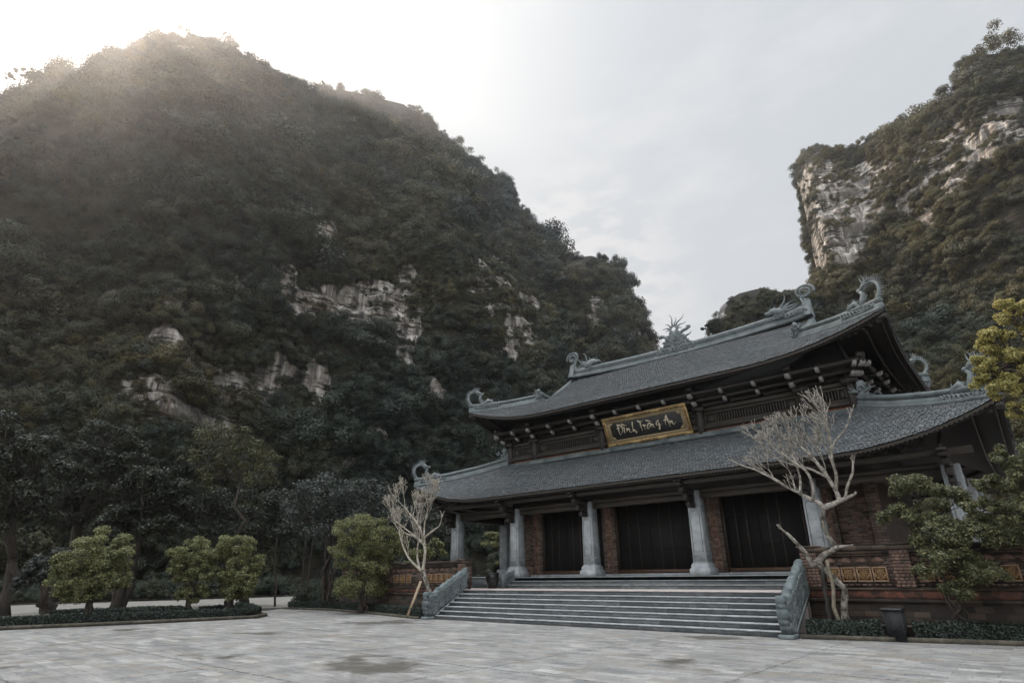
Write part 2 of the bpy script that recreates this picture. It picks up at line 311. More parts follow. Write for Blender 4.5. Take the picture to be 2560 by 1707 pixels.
def cliffmat(name, vegc):
    m, N, L, b = newmat(name); t = N.new('ShaderNodeTexCoord'); g = N.new('ShaderNodeAttribute'); g.attribute_name = 'rock'
    st = noise(N, L, .5, 7, .68, sc3=(1.6, 1.6, .16)); ly = noise(N, L, .35, 6, .6, sc3=(.25, .25, 2.4)); bl = noise(N, L, .16, 6, .62)
    c = ramp(N, L, st, [(.36, (.09, .085, .078)), (.48, (.30, .275, .25)), (.58, (.60, .56, .51))])
    f1 = noise(N, L, 1, 8, .7, sc3=(1.5, 1.5, .1)); f2 = noise(N, L, 1, 7, .66, sc3=(.22, .22, 1.6)); f3 = noise(N, L, .7, 8, .75)
    c = mix(N, L, ramp(N, L, f1, [(.38, .9), (.47, 0)]), c, (.06, .056, .05))
    c = mix(N, L, ramp(N, L, f2, [(.40, .95), (.45, 0)]), c, (.022, .02, .018))
    c = mix(N, L, ramp(N, L, f3, [(.55, 0), (.72, .7)]), c, (.22, .175, .13))
    c = mix(N, L, ramp(N, L, bl, [(.38, .7), (.50, 0)]), c, (.14, .132, .12))
    c = mix(N, L, ramp(N, L, ly, [(.36, .9), (.46, 0)]), c, (.03, .028, .025))
    c = mix(N, L, ramp(N, L, noise(N, L, .3, 5, .6), [(.55, 0), (.75, .4)]), c, (.30, .19, .11))
    vg = ramp(N, L, noise(N, L, .6, 6, .7), [(.35, vegc[0]), (.65, vegc[1])])
    f = ramp(N, L, g.outputs['Fac'], [(.2, 0), (.4, 1)])
    c = mix(N, L, f, vg, c); L.new(c, b.inputs['Base Color']); b.inputs['Roughness'].default_value = .95; b.inputs['Specular IOR Level'].default_value = .15
    h = mix(N, L, .5, mix(N, L, .5, f2, f1), ly); bump(N, L, h, 1., 1., b); return m
M['cliff'] = cliffmat('limestone_with_growth', [(.018, .018, .014), (.045, .04, .03)])
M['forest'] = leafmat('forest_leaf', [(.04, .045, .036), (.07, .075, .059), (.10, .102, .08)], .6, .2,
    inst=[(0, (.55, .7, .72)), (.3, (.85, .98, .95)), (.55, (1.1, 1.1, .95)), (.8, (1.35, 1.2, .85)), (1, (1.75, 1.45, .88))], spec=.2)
M['dleaf'] = leafmat('dark_glossy_leaf', [(.018, .023, .016), (.036, .043, .03), (.066, .073, .05)], .4, .25)
M['gleaf'] = leafmat('grey_green_leaf', [(.03, .038, .034), (.06, .07, .062), (.10, .11, .095)], .35, .2)
M['oleaf'] = leafmat('olive_leaf', [(.04, .045, .022), (.085, .085, .04), (.14, .135, .065)], .4, .3)
M['tleaf'] = leafmat('yellow_green_topiary_leaf', [(.06, .078, .04), (.18, .19, .085), (.38, .37, .165)], .45, .3)
M['yleaf'] = leafmat('yellow_leaf', [(.13, .135, .05), (.36, .33, .12), (.60, .53, .21)], .4, .4)
M['sleaf'] = leafmat('shrub_leaf', [(.05, .062, .035), (.125, .138, .07), (.27, .255, .125)], .38, .3)
M['hleaf'] = leafmat('hedge_leaf', [(.014, .022, .017), (.03, .043, .033), (.055, .075, .058)], .4, .2)
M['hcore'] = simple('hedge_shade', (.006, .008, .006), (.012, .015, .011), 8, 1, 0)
M['lily'] = leafmat('pale_strap_leaf', [(.10, .13, .11), (.22, .26, .22)], .4, .3)
# ------------------------------------------------------------------ foliage helpers
def unit(v): return v/(np.linalg.norm(v, axis=-1, keepdims=True)+1e-9)
def add_leaves(mb, C, Nn, S, rng, ar=.45):
    n = len(C); t = unit(np.cross(Nn, rng.normal(size=(n, 3)))); b = np.cross(Nn, t); S = S[:, None]
    V = np.stack([C-t*S*.5, C+b*S*ar*.5-Nn*S*.08, C+t*S*.5-Nn*S*.05, C-b*S*ar*.5-Nn*S*.08], 1)
    mb.add(V.reshape(-1, 3), np.arange(n*4).reshape(n, 4))
def clumps(rng, blobs, per=14, subr=.36, low=-.5, lo=.5):
    out = []
    for c, r in blobs:
        r = np.broadcast_to(np.asarray(r, float), (3,))
        for k in range(per):
            d = unit(rng.normal(size=3))
            while d[2] < low: d = unit(rng.normal(size=3))
            out.append((np.asarray(c)+d*r*rng.uniform(lo, .9), r.mean()*subr*rng.uniform(.7, 1.25)))
    return out
def cloud(mb, rng, cl, n, size, up=.35, squash=.75, rnd=.6, ar=.45):
    wt = np.array([r*r for _, r in cl]); idx = rng.choice(len(cl), n, p=wt/wt.sum())
    c = np.array([q for q, _ in cl])[idx]; r = np.array([q for _, q in cl])[idx]
    d = unit(rng.normal(size=(n, 3))); d[:, 2] = np.where(rng.random(n) < .45, np.abs(d[:, 2]), d[:, 2])
    p = c+d*(r*rng.uniform(.45, 1.08, n))[:, None]*np.array([1, 1, squash])
    nn = unit(d+np.array([0, 0, up])+rng.normal(size=(n, 3))*rnd)
    add_leaves(mb, p, nn, size*rng.uniform(.65, 1.35, n), rng, ar)
def limb(mb, rng, a, b, r0, r1, wob=.08, k=6, seg=6, sag=0):
    a = np.asarray(a, float); b = np.asarray(b, float); t = np.linspace(0, 1, seg+1)[:, None]
    L_ = np.linalg.norm(b-a); P = a+(b-a)*t+rng.normal(size=(seg+1, 3))*wob*L_*np.sin(t*math.pi)*.5
    P[:, 2] += sag*L_*np.sin(t[:, 0]*math.pi); mb.tube(P, np.linspace(r0, r1, seg+1), k); return P
def tree(name, label, cat, base, blobs, mat, n, size, tr=.14, bark='bark', stems=1, seed=1, per=14, subr=.36, low=-.4, group=None, up=.35, ar=.45, lean=(0, 0), lo=.5, bare=0):
    rng = np.random.default_rng(seed); base = np.asarray(base, float)
    t = thing(name, base, label, cat, group); cl = clumps(rng, blobs, per, subr, low, lo)
    tb = MB(); cen = np.mean([b[0] for b in blobs], 0); low_z = min(b[0][2]-np.broadcast_to(b[1], (3,))[2]*.6 for b in blobs)
    forks = []
    for s in range(stems):
        o = base+np.array([rng.uniform(-.25, .25), rng.uniform(-.25, .25), 0])*(stems > 1)-np.array([0, 0, .1])
        f = base*.45+cen*.55; f = np.array([f[0]+rng.uniform(-.3, .3)*(stems > 1), f[1], max(base[2]+.3, low_z*.6+cen[2]*.4)])
        limb(tb, rng, o, f, tr*1.25, tr*.7, .1, 8); forks.append(f)
    for c, r in blobs:
        f = forks[int(rng.integers(len(forks)))]; m = np.asarray(c)*.85+f*.15; limb(tb, rng, f, m, tr*.6, tr*.25, .12, 6)
        own = [q for q in cl if np.linalg.norm(q[0]-c) < np.max(r)*1.05]
        for q, qr in own[:9]: limb(tb, rng, m, q, tr*.24, tr*.07, .15, 4, 4)
    for i in range(bare):
        q, qr = cl[int(rng.integers(len(cl)))]; e = q+unit(rng.normal(size=3)+np.array([0, 0, 1.]))*qr*1.7; limb(tb, rng, q, e, tr*.1, tr*.05, .2, 4, 4)
    tb.build('trunk', M[bark], t, smooth=True)
    cb = MB(); cloud(cb, rng, cl, n, size, up, ar=ar); cb.build('crown', M[mat], t); return t
# ------------------------------------------------------------------ instanced growth (stuff)
def source(name, mb, mat, coll):
    o = mb.build(name, mat); sc.collection.objects.unlink(o); coll.objects.link(o); return o
bush_src = bpy.data.collections.new('bush_sources')
_r = np.random.default_rng(5)
for i in range(7):
    m = MB(); fl = [.75, .6, .9, .7, 1.1, .8, .65][i]
    cl = clumps(_r, [((0, 0, .1), (1, 1, fl))], 8, .40, -.1, .5); cloud(m, _r, cl, 2900, .078, .45, .8, .36, .6)
    source('bush_source', m, M['forest'], bush_src)
def scatter(name, P, rot, scl, idx, tint, coll, label, cat=None):
    me = bpy.data.meshes.new(name); n = len(P); me.vertices.add(n); me.vertices.foreach_set('co', np.asarray(P, np.float32).ravel())
    for k, t, a, key in (('rot', 'FLOAT_VECTOR', rot, 'vector'), ('scl', 'FLOAT_VECTOR', scl, 'vector'), ('idx', 'INT', idx, 'value'), ('tint', 'FLOAT', tint, 'value')):
        at = me.attributes.new(k, t, 'POINT'); at.data.foreach_set(key, np.asarray(a, np.int32 if t == 'INT' else np.float32).ravel())
    o = bpy.data.objects.new(name, me); sc.collection.objects.link(o); tag(o, label, cat, kind='stuff')
    ng = bpy.data.node_groups.new(name, 'GeometryNodeTree')
    ng.interface.new_socket('Geometry', in_out='INPUT', socket_type='NodeSocketGeometry'); ng.interface.new_socket('Geometry', in_out='OUTPUT', socket_type='NodeSocketGeometry')
    A = ng.nodes; K = ng.links; gi = A.new('NodeGroupInput'); go = A.new('NodeGroupOutput'); ip = A.new('GeometryNodeInstanceOnPoints'); ci = A.new('GeometryNodeCollectionInfo')
    ci.inputs['Collection'].default_value = coll; ci.inputs['Separate Children'].default_value = True; ci.inputs['Reset Children'].default_value = True
    def na(k, t):
        q = A.new('GeometryNodeInputNamedAttribute'); q.data_type = t; q.inputs['Name'].default_value = k; return q.outputs['Attribute']
    e = A.new('FunctionNodeEulerToRotation'); K.new(na('rot', 'FLOAT_VECTOR'), e.inputs[0])
    K.new(gi.outputs[0], ip.inputs['Points']); K.new(ci.outputs[0], ip.inputs['Instance']); ip.inputs['Pick Instance'].default_value = True
    K.new(na('idx', 'INT'), ip.inputs['Instance Index']); K.new(e.outputs[0], ip.inputs['Rotation']); K.new(na('scl', 'FLOAT_VECTOR'), ip.inputs['Scale']); K.new(ip.outputs[0], go.inputs[0])
    md = o.modifiers.new('scatter', 'NODES'); md.node_group = ng; return o
def tilt(Nn, rng, amt=.5):
    d = unit(Nn*amt+np.array([0, 0, 1.])); ax = np.arctan2(-d[:, 1], d[:, 2]); ay = np.arcsin(np.clip(d[:, 0], -1, 1))
    return np.stack([ax, ay, rng.uniform(0, 6.28, len(Nn))], 1)
# ------------------------------------------------------------------ ground
def sheet(name, poly, z, mat, label):
    m = MB(); m.add([(x, y, z) for x, y in poly], [tuple(range(len(poly)))]); return tag(m.build(name, mat), label, kind='structure')
sheet('ground', [(-420, -160), (260, -160), (260, 420), (-420, 420)], -.012, M['soil'], 'dark soil ground under the trees and hills')
sheet('plaza', [(-34, -30), (30, -30), (30, 30), (-40, 26), (-34, 18)], 0, M['plaza'], 'grey stone slab plaza in front of the temple stairs')
sheet('road', [(-60, -30), (-39.5, -30), (-39.5, 14), (-37, 21), (-35, 45), (-60, 45)], -.006, M['path'], 'pale dirt road crossing behind the planting beds')
# ------------------------------------------------------------------ limestone mountains
ROCKS = {
 'A': [(745,560,38,50),(850,710,40,60),(925,760,42,105),(885,720,22,50),(370,830,36,34),(470,880,55,26),(545,900,75,40),(310,930,55,30),(350,955,50,28),(135,890,40,55),(730,890,36,56),(735,975,30,32),(785,1080,38,22),(385,740,20,24),(1150,655,80,80),(1215,700,64,60),(1180,770,50,60),(1110,620,40,56),(1075,855,18,12),(720,285,18,32),(410,150,26,14),(560,330,14,18),(660,420,16,20),(250,700,30,20),(180,600,20,22),(540,700,22,30),(1010,560,20,26),(1000,900,26,34),(600,960,30,24),(880,1010,24,30),(290,280,12,14),(640,650,40,22),(640,860,45,30),(420,1000,90,36),(1130,560,60,40),(940,840,24,30),(820,690,40,60),(700,700,60,40)],
 'B': [(1370,700,20,40),(1455,790,22,40),(1300,640,18,20)],
 'D': [(1655,720,12,28)],
 'E': [(1985,445,50,56),(1900,500,56,84),(1870,440,30,50),(1950,530,40,56),(2090,400,52,32),(2160,355,58,38),(2230,312,54,40),(2300,272,58,42),(2180,400,30,44),(2330,320,40,24),(2080,480,20,40),(2130,500,34,26),(1900,590,36,30),(1858,470,26,84)]}
def rockmask(P, key, amp=.9):
    d = P-CAM; zc = d@FWD; X = (1280+FPX*(d@RGT)/zc)/DS; Y = (853.5-FPX*(d@UPV)/zc)/DS; r = np.zeros(len(P))
    for cx, cy, rx, ry in ROCKS.get(key, []):
        q = np.sqrt(((X-cx)/rx)**2+((Y-cy)/ry)**2); r = np.maximum(r, np.clip((1.6 if key == 'E' else 1.56)-q, 0, 1.1))
    n = fbm(P*np.array([.16, .16, .09]), 4, 3)*1.2+fbm(P*np.array([.5, .5, .1]), 3, 7)*1.3
    return np.where(zc > 1, np.clip(r+n*amp*(r > 0), 0, 1.2), 0)
def rough(V, Nr, rock, amp, fade):
    but = fbm(V*np.array([.035, .035, .012]), 4, 11)*amp*2.4+fbm(V*np.array([.13, .13, .05]), 3, 21)*amp*.9
    st = V[:, 2]+fbm(V*.05, 3, 31)*6; led = (np.abs((st*.22) % 1-.5)*2-.5)*1.1+((st*.075) % 1-.5)*1.6
    fis = fbm(V*np.array([.5, .5, .06]), 3, 41)*1.6
    return V+Nr*(but*fade+(led+fis)*np.clip(rock, 0, 1)*fade)[:, None]
def mesh_grid(name, P, rock, label, kind='structure'):
    m, n = P.shape[:2]; mb = MB(); i = np.arange(m*n).reshape(m, n)
    f = np.stack([i[:-1, :-1], i[:-1, 1:], i[1:, 1:], i[1:, :-1]], -1).reshape(-1, 4); mb.add(P.reshape(-1, 3), f)
    return tag(mb.build(name, M['cliff'], smooth=False, attrs={'rock': rock.ravel()}), label, kind=kind)
def growth(name, P, rock, count, s0, label, seed, rockthr=.3, upmin=-.6, farcut=None, small=.9, warm=0):
    rng = np.random.default_rng(seed); a = P[:-1, :-1]; b = P[:-1, 1:]; c = P[1:, :-1]; d = P[1:, 1:]
    Nn = np.cross(b-a, c-a)+np.cross(d-b, d-c); ar = np.linalg.norm(Nn, axis=-1)
    cen = (a+b+c+d)/4; Nn = unit(Nn); vd = unit(cen-CAM); flip = (ar*(Nn*vd).sum(-1))[:int(len(ar)*.7)].mean() > 0; Nn = -Nn if flip else Nn
    facing = -(Nn*vd).sum(-1); wt = ar*(facing > -.35)/np.linalg.norm(cen-CAM, axis=-1)
    rk = rock[:-1, :-1]; wt = wt*np.where(rk > rockthr, .05, 1)
    wt = wt*np.where(cen[..., 2] < 30, 1.8, 1)
    if farcut is not None: wt = wt*farcut(cen)
    k = rng.choice(wt.size, count, p=(wt/wt.sum()).ravel()); i, j = np.unravel_index(k, wt.shape)
    u = rng.random((count, 1)); v = rng.random((count, 1)); p = a[i, j]*(1-u)*(1-v)+b[i, j]*u*(1-v)+c[i, j]*(1-u)*v+d[i, j]*u*v
    nn = Nn[i, j]; s = s0*np.exp(rng.normal(0, .36, count)); s *= np.where(rk[i, j] > .04, .55, 1)
    big = rng.random(count) < .05; s[big] *= 1.3
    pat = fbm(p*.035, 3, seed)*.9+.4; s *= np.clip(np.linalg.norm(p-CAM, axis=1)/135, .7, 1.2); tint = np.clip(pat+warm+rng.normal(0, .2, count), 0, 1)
    sz = np.stack([s, s, s*rng.uniform(.75, 1.25, count)], 1)
    return scatter(name, p+nn*(s*.12)[:, None], tilt(nn, rng, .75), sz, rng.integers(0, 7, count), tint, bush_src, label)
def interp(tab, x):
    tab = sorted(tab); return np.interp(x, [t[0] for t in tab], [t[1] for t in tab])
def massif(name, key, sky, basefn, ridgefn, prof, cols, rows, label, amp, back=(30, 75), drop=0):
    ae = [azel(x, y) for x, y in sky]; az = np.linspace(max(a for a, _ in ae), min(a for a, _ in ae), cols); te = np.maximum(interp(ae, az), .0)
    Rb = basefn(az); Rr = ridgefn(az); rows_t = np.concatenate([np.linspace(0, 1, rows), np.linspace(1.02, 2, 24)])
    rf = np.interp(rows_t, [p[0] for p in prof], [p[1] for p in prof]); zf = np.interp(rows_t, [p[0] for p in prof], [p[2] for p in prof])
    Z = H+Rr*te-drop; ca, sa = np.cos(az), np.sin(az)
    tb = np.clip(rows_t-1, 0, 1)
    rr = Rb[None]+(Rr-Rb)[None]*rf[:, None]+(back[0]*np.minimum(tb, .3)/.3+back[1]*np.clip(tb-.3, 0, 1))[:, None]
    zz = Z[None]*(zf*(1-tb**1.6))[:, None]-1.5*(rows_t == 0)[:, None]
    P = np.stack([ca[None]*rr, sa[None]*rr, zz], -1); V = P.reshape(-1, 3)
    rock = rockmask(V, key); Nr = np.stack([-np.broadcast_to(ca, rr.shape).ravel(), -np.broadcast_to(sa, rr.shape).ravel(), np.full(V.shape[0], .25)], 1)
    fade = np.clip((1.0-np.broadcast_to(rows_t[:, None], rr.shape).ravel())*6, .12, 1)*np.clip(np.broadcast_to(rows_t[:, None], rr.shape).ravel()*12, .1, 1)
    V = rough(V, Nr, rock, amp, fade); V[:, 2] = np.maximum(V[:, 2], -1.5); P = V.reshape(P.shape)
    rk = rock.reshape(rr.shape); mesh_grid(name, P, rk, label); return P, rk
const = lambda v: (lambda a: np.full_like(a, float(v)))
skyA = [(-700,700),(-420,430),(-200,290),(-60,215),(0,196),(70,168),(150,132),(230,110),(283,112),(300,90),(350,64),(430,60),(520,80),(600,120),(650,152),(720,184),(760,205),(830,236),(900,262),(990,310),(1060,375),(1120,440),(1180,500),(1232,560),(1262,620),(1280,700),(1300,790),(1330,900),(1370,1040),(1420,1180),(1480,1320)]
azA = lambda x: azel(x, 600)[0]
PA, RA = massif('mountain', 'A', skyA, lambda a: interp([(azA(-700), 66), (azA(0), 74), (azA(700), 84), (azA(1300), 92)], a), lambda a: interp([(azA(-700), 120), (azA(0), 158), (azA(400), 172), (azA(800), 176), (azA(1100), 152), (azA(1400), 128)], a),
    [(0,0,0),(.12,.05,.13),(.30,.14,.34),(.45,.23,.49),(.6,.40,.645),(.8,.68,.84),(.92,.88,.955),(1,1,1),(2,1,1)], 640, 330, 'steep forested limestone mountain, the biggest, with the sun at its top', 3.2, drop=16)
growth('forest', PA, RA, 33000, 2.15, 'dark grey green forest covering the biggest steep mountain', 101)
skyB = [(560,200),(680,178),(740,184),(790,173),(850,186),(930,206),(985,246),(1060,305),(1100,346),(1160,396),(1215,470),(1260,520),(1300,552),(1340,640),(1380,760),(1420,900)]
PB, RB = massif('mountain', 'B', skyB, const(160), const(208), [(0,0,0),(.4,.3,.45),(.75,.7,.82),(1,1,1),(2,1,1)], 220, 150, 'hazier forested ridge behind the big mountain', 4, drop=9)
growth('forest', PB, RB, 5000, 3.0, 'hazy forest along the farther ridge', 102, farcut=lambda c: (c[..., 2] > 70)*1.)
skyC = [(1090,565),(1170,540),(1220,536),(1270,548),(1315,550),(1355,546),(1395,560),(1420,602),(1446,646),(1466,690),(1480,745),(1488,800),(1496,870),(1505,960),(1510,1080),(1540,1230)]
PC, RC = massif('mountain', 'B', skyC, const(140), const(190), [(0,0,0),(.4,.25,.45),(.75,.62,.82),(1,1,1),(2,1,1)], 200, 190, 'rounded forested shoulder of rock behind the temple ridge', 3, drop=8)
growth('forest', PC, RC, 8500, 2.2, 'dark forest on the rounded shoulder behind the temple', 103, farcut=lambda c: (c[..., 2] > 20)*1.)
skyD = [(1590,1000),(1610,860),(1632,770),(1645,722),(1652,692),(1670,676),(1695,660),(1740,648),(1800,655),(1850,668),(1900,690),(1960,730),(2020,800)]
PD, RD = massif('hill', 'D', skyD, const(88), const(112), [(0,0,0),(.5,.3,.6),(.8,.65,.88),(1,1,1),(2,1,1)], 130, 150, 'small dark wooded hill rising behind the roof ridge', 2, drop=1.5)
growth('forest', PD, RD, 4500, 1.5, 'shrubby forest on the small hill behind the roof ridge', 104)
# the cliff with the overhang: overhanging left edge, so its columns follow the outline at every height
topE = [(1826,398),(1831,372),(1842,350),(1870,330),(1915,322),(1960,318),(2000,290),(2080,245),(2110,236),(2180,190),(2192,142),(2215,116),(2260,100),(2352,95),(2440,62),(2560,30),(2700,60),(2900,200)]
edgeE = [(1888,900),(1888,760),(1882,650),(1872,600),(1862,560),(1853,520),(1846,470),(1834,425),(1826,398)]
aT = [azel(*p) for p in topE]; aE = [azel(*p) for p in edgeE]
eTab = sorted((e, a) for a, e in aE); elTL = aT[0][1]; azRt = aT[-1][0]
nr, nc, nb = 330, 420, 26
vv = np.linspace(0, 1, nr); uu = np.concatenate([-np.linspace(1, 0, nb, endpoint=False), np.linspace(0, 1, nc)**1.0])
azL = np.interp(vv*elTL, [e for e, _ in eTab], [a for _, a in eTab])
U_, V_ = np.meshgrid(uu, vv); up_ = np.maximum(U_, 0)
AZ = azL[:, None]+(azRt-azL[:, None])*(up_+.10*np.clip(-U_, 0, 1)**1.5)
EL = V_*np.interp(-AZ, [-a for a, _ in aT], [e for _, e in aT])
# distance: wooded slope low down, upright face, plateau falling back; left edge rounded back
dv = np.interp(V_, [0, .3, .5, .56, .82, .9, 1], [62, 88, 112, 118, 126, 134, 152]); dv = dv+10*np.sin(up_*9)*V_
dd = dv+16*(1-np.clip(up_/.07, 0, 1))**2*np.clip(V_*2, 0, 1)+70*np.clip(-U_, 0, 1)
PE = np.stack([np.cos(AZ)*dd, np.sin(AZ)*dd, H+EL*dd-3.2], -1)
tops = []
for k in range(1, 14):
    q = PE[-1].copy(); out = np.stack([np.cos(AZ[-1]), np.sin(AZ[-1]), np.zeros(nc+nb)], -1); q = q+out*k*6*(uu >= -.2)[:, None]; q[:, 2] -= 4*k**1.3*.6; tops.append(q)
PE = np.concatenate([PE, np.array(tops)]); V = PE.reshape(-1, 3); rock = rockmask(V, 'E')
Nr = unit(np.stack([-V[:, 0], -V[:, 1], np.full(len(V), 20.)], 1)); vr = np.concatenate([V_, np.ones((13, nc+nb))*1.1]); ur = np.concatenate([U_, np.repeat(U_[:1], 13, 0)])
fade = np.clip((1.0-vr.ravel())*7, .1, 1)*np.clip(.15+np.abs(ur.ravel())*14, 0, 1)*np.clip(vr.ravel()*12, .1, 1)
V = rough(V, Nr, rock, 2.6, fade); PE = V.reshape(PE.shape); RE = rock.reshape(PE.shape[:2])
mesh_grid('cliff', PE, RE, 'overhanging limestone cliff with pale bare bands behind the temple roof corner')
growth('forest', PE, RE, 30000, 1.6, 'sunlit olive forest over the overhanging limestone cliff', 105, warm=.42)  # warm: sunlight put into the tint, on top of the bushes' own olive
# ================================================================== temple
XC = -13.131; YM = 29.9; Y0 = 18.35; TR = .2886; RS = .1619; ZL = 7*RS; ZV = 10*RS; Y1 = 22.893; YC = 23.89; YW = 25.6
A_, B_, C_ = 2.658, 7.16, 11.536
temple = thing('temple', (XC, YM, 0), 'dark wooden temple hall with two tiers of sweeping slate roofs above stone stairs', 'temple')
def roof_fn(xe, qe, dx, dq, ze, prof, Lx, amp):
    k = dq/dx
    def z(x, q):
        ax = np.abs(x); aq = np.abs(q); ux = (xe-ax)/dx; uq = (qe-aq)/dq; front = ~((ux < 1) & (ux < uq))
        d = np.where(front, qe-aq, (xe-ax)*k); zz = np.interp(d, prof[0], prof[1])+ze
        un = np.where(front, uq, ux); e = np.where(front, ax+un*0, aq); m = np.where(front, xe, qe)
        edge = np.where(front, (xe-dx*np.clip(un, 0, 1)-ax)/Lx, (qe-dq*np.clip(un, 0, 1)-aq)/(Lx*k))
        l = amp*np.clip(1-edge, 0, 1)**2.3*np.clip(1-un*.62, 0, 1)**1.5
        return zz+l
    return z
def flare(x, q, xe, qe, W):     # eave corners also swing outward in plan
    return 1+.006*np.clip((np.abs(x)/xe-.62)/.38, 0, 1)**2*np.clip((np.abs(q)/qe-.45)/.55, 0, 1)**2
def tiles(zf, xe, qe, dx, dq, dtop, side, w=.14, p=.13):
    """fish-scale tiles over one slope; side 'f','b','l','r'"""
    mb = MB(); vs = []; k = dq/dx; long_e, short_d, other = (xe, dtop, dx/dq) if side in 'fb' else (qe, dtop, dq/dx)
    rows = int(short_d/p)+1; rg = np.random.default_rng(ord(side))
    for j in range(rows):
        d0 = j*p; lim = long_e-min(d0, (dq if side in 'fb' else dx))*other
        n = int(2*lim/w)+2; c = (np.arange(n)-n/2+.5*(j % 2))*w; c = c[np.abs(c) < lim+.02]
        if not len(c): continue
        hw = w*.47; dl = d0-p*.75; dt = min(d0+p*.95, short_d)
        du = np.array([dt, dt, dl+.05, dl, dl+.05]); ce = np.array([-hw, hw, hw, 0, -hw]); hh = np.array([.002, .002, .056, .06, .056])
        e = c[:, None]+ce[None]; dd = np.broadcast_to(du[None], e.shape); jit = rg.normal(0, .006, (len(c), 1))
        vs.append((e, dd, hh[None]+jit))
    e = np.concatenate([q[0] for q in vs]); dd = np.concatenate([q[1] for q in vs]); hh = np.concatenate([q[2] for q in vs])
    if side in 'fb': sg = -1 if side == 'f' else 1; x = e; q = sg*(qe-dd)
    else: sg = -1 if side == 'l' else 1; q = e; x = sg*(xe-dd)
    f = flare(x, q, xe, qe, 0); z = zf(x, q)+hh; V = np.stack([x*f+XC, q*f+YM, z], -1)
    n = len(V); low = V[:, 2:5].copy(); low[..., 2] -= .03; allv = np.concatenate([V, low], 1); base = np.arange(n)[:, None]*8
    top = base+np.array([0, 1, 2, 3, 4]) if side in 'fl' else base+np.array([4, 3, 2, 1, 0])
    mb.add(allv.reshape(-1, 3), top); mb.f.append(base+np.array([2, 5, 6, 3])); mb.f.append(base+np.array([3, 6, 7, 4])); return mb
def shell(zf, xe, qe, dx, dq, dtop, dz, n=120, m=14, sides='fblr'):
    mb = MB()
    for side in sides:
        D = dtop if side in 'fb' else min(dtop, dx) ; rings = []
        for j in range(m+1):
            d = D*j/m
            if side in 'fb':
                lim = xe-min(d, dq)*dx/dq; x = np.linspace(-lim, lim, n); q = np.full(n, (qe-d)*(-1 if side == 'f' else 1))
            else:
                lim = qe-min(d, dx)*dq/dx; q = np.linspace(-lim, lim, n); x = np.full(n, (xe-d)*(-1 if side == 'l' else 1))
            f = flare(x, q, xe, qe, 0); rings.append(np.stack([x*f+XC, q*f+YM, zf(x, q)+dz], -1))
        mb.loft(rings, cap=False, closed=False)
    return mb
LR = dict(xe=13.25, qe=YM-22.1, dx=4.2, dq=3.5); UR = dict(xe=10.85, qe=YM-24.0, dx=3.6, dq=2.35)
zl = roof_fn(**LR, ze=5.4, prof=([-.3, 0, 1.2, 2.4, 3.5, 4.2], [-.14, 0, .62, 1.34, 2.08, 2.6]), Lx=5.3, amp=1.12)
zu = roof_fn(**UR, ze=9.82, prof=([-.3, 0, 1.2, 2.4, 4, 5.9], [-.13, 0, .6, 1.3, 2.32, 3.6]), Lx=5.9, amp=1.02)
def P_(x, q, z, xe, qe): f = float(flare(np.array(x), np.array(q), xe, qe, 0)); return (x*f+XC, q*f+YM, z)
def soffit_teeth(zf, R, side_list='flr'):
    mb = MB()
    for side in side_list:
        L_ = R['xe'] if side in 'fb' else R['qe']; n = int(2*L_/.135); c = np.linspace(-L_, L_, n)
        for i in range(n-1):
            a, b = c[i], c[i+1]; m_ = (a+b)/2
            if side in 'fb':
                s = -1 if side == 'f' else 1; pt = [(t, s*(R['qe']+.02)) for t in (a, m_, b)]
            else:
                s = -1 if side == 'l' else 1; pt = [(s*(R['xe']+.02), t) for t in (a, m_, b)]
            v = []
            for (x, q), lo in zip(pt, (.10, .155, .10)):
                z = float(zf(np.array(x), np.array(q))); v.append(P_(x, q, z-.02, R['xe'], R['qe'])); v.append(P_(x, q, z-lo, R['xe'], R['qe']))
            mb.add(v, [(0, 1, 3, 2), (2, 3, 5, 4)])
    return mb
def eave_board(zf, R, inset, z0, z1):
    mb = MB()
    for side in 'fblr':
        L_ = (R['xe'] if side in 'fb' else R['qe'])-inset; rings = []
        for t in np.linspace(-L_, L_, 60):
            if side in 'fb': x, q, ox, oq = t, (R['qe']-inset)*(-1 if side == 'f' else 1), 0, (.06 if side == 'f' else -.06)
            else: x, q, ox, oq = (R['xe']-inset)*(-1 if side == 'l' else 1), t, (.06 if side == 'l' else -.06), 0
            z = float(zf(np.array(x), np.array(q)))
            rings.append([P_(x, q, z+z0, R['xe'], R['qe']), P_(x, q, z+z1, R['xe'], R['qe']), P_(x+ox, q+oq, z+z1, R['xe'], R['qe']), P_(x+ox, q+oq, z+z0, R['xe'], R['qe'])])
        mb.loft(rings)
    return mb
def ridge_bar(path, h, wd, name, parent, cap=True):
    """plastered ridge with a projecting foot strip and a dark rounded cap"""
    P = np.array(path, float); T = np.gradient(P, axis=0); T[:, 2] = 0; S = unit(np.cross(T, np.array([0, 0, 1.])))
    def prof(pts): return [[P[i]+S[i]*a+np.array([0, 0, b]) for a, b in pts] for i in range(len(P))]
    mb = MB(); mb.loft(prof([(-wd, -.1), (wd, -.1), (wd, h*.55), (-wd, h*.55)])); mb.loft(prof([(-wd*1.5, -.1), (wd*1.5, -.1), (wd*1.5, h*.13), (-wd*1.5, h*.13)]))
    o = mb.build(name, M['ridge'], parent)
    if cap:
        cb = MB(); cb.loft(prof([(-wd*.7, h*.55), (wd*.7, h*.55), (wd*.7, h*.84), (-wd*.7, h*.84)])); cb.build('ridge_recess', M['ridgecap'], parent)
        tb = MB(); tb.tube(P+np.array([0, 0, h*.92]), wd*1.15, 8); tb.build('ridge_cap', M['ridge'], parent)
    return o
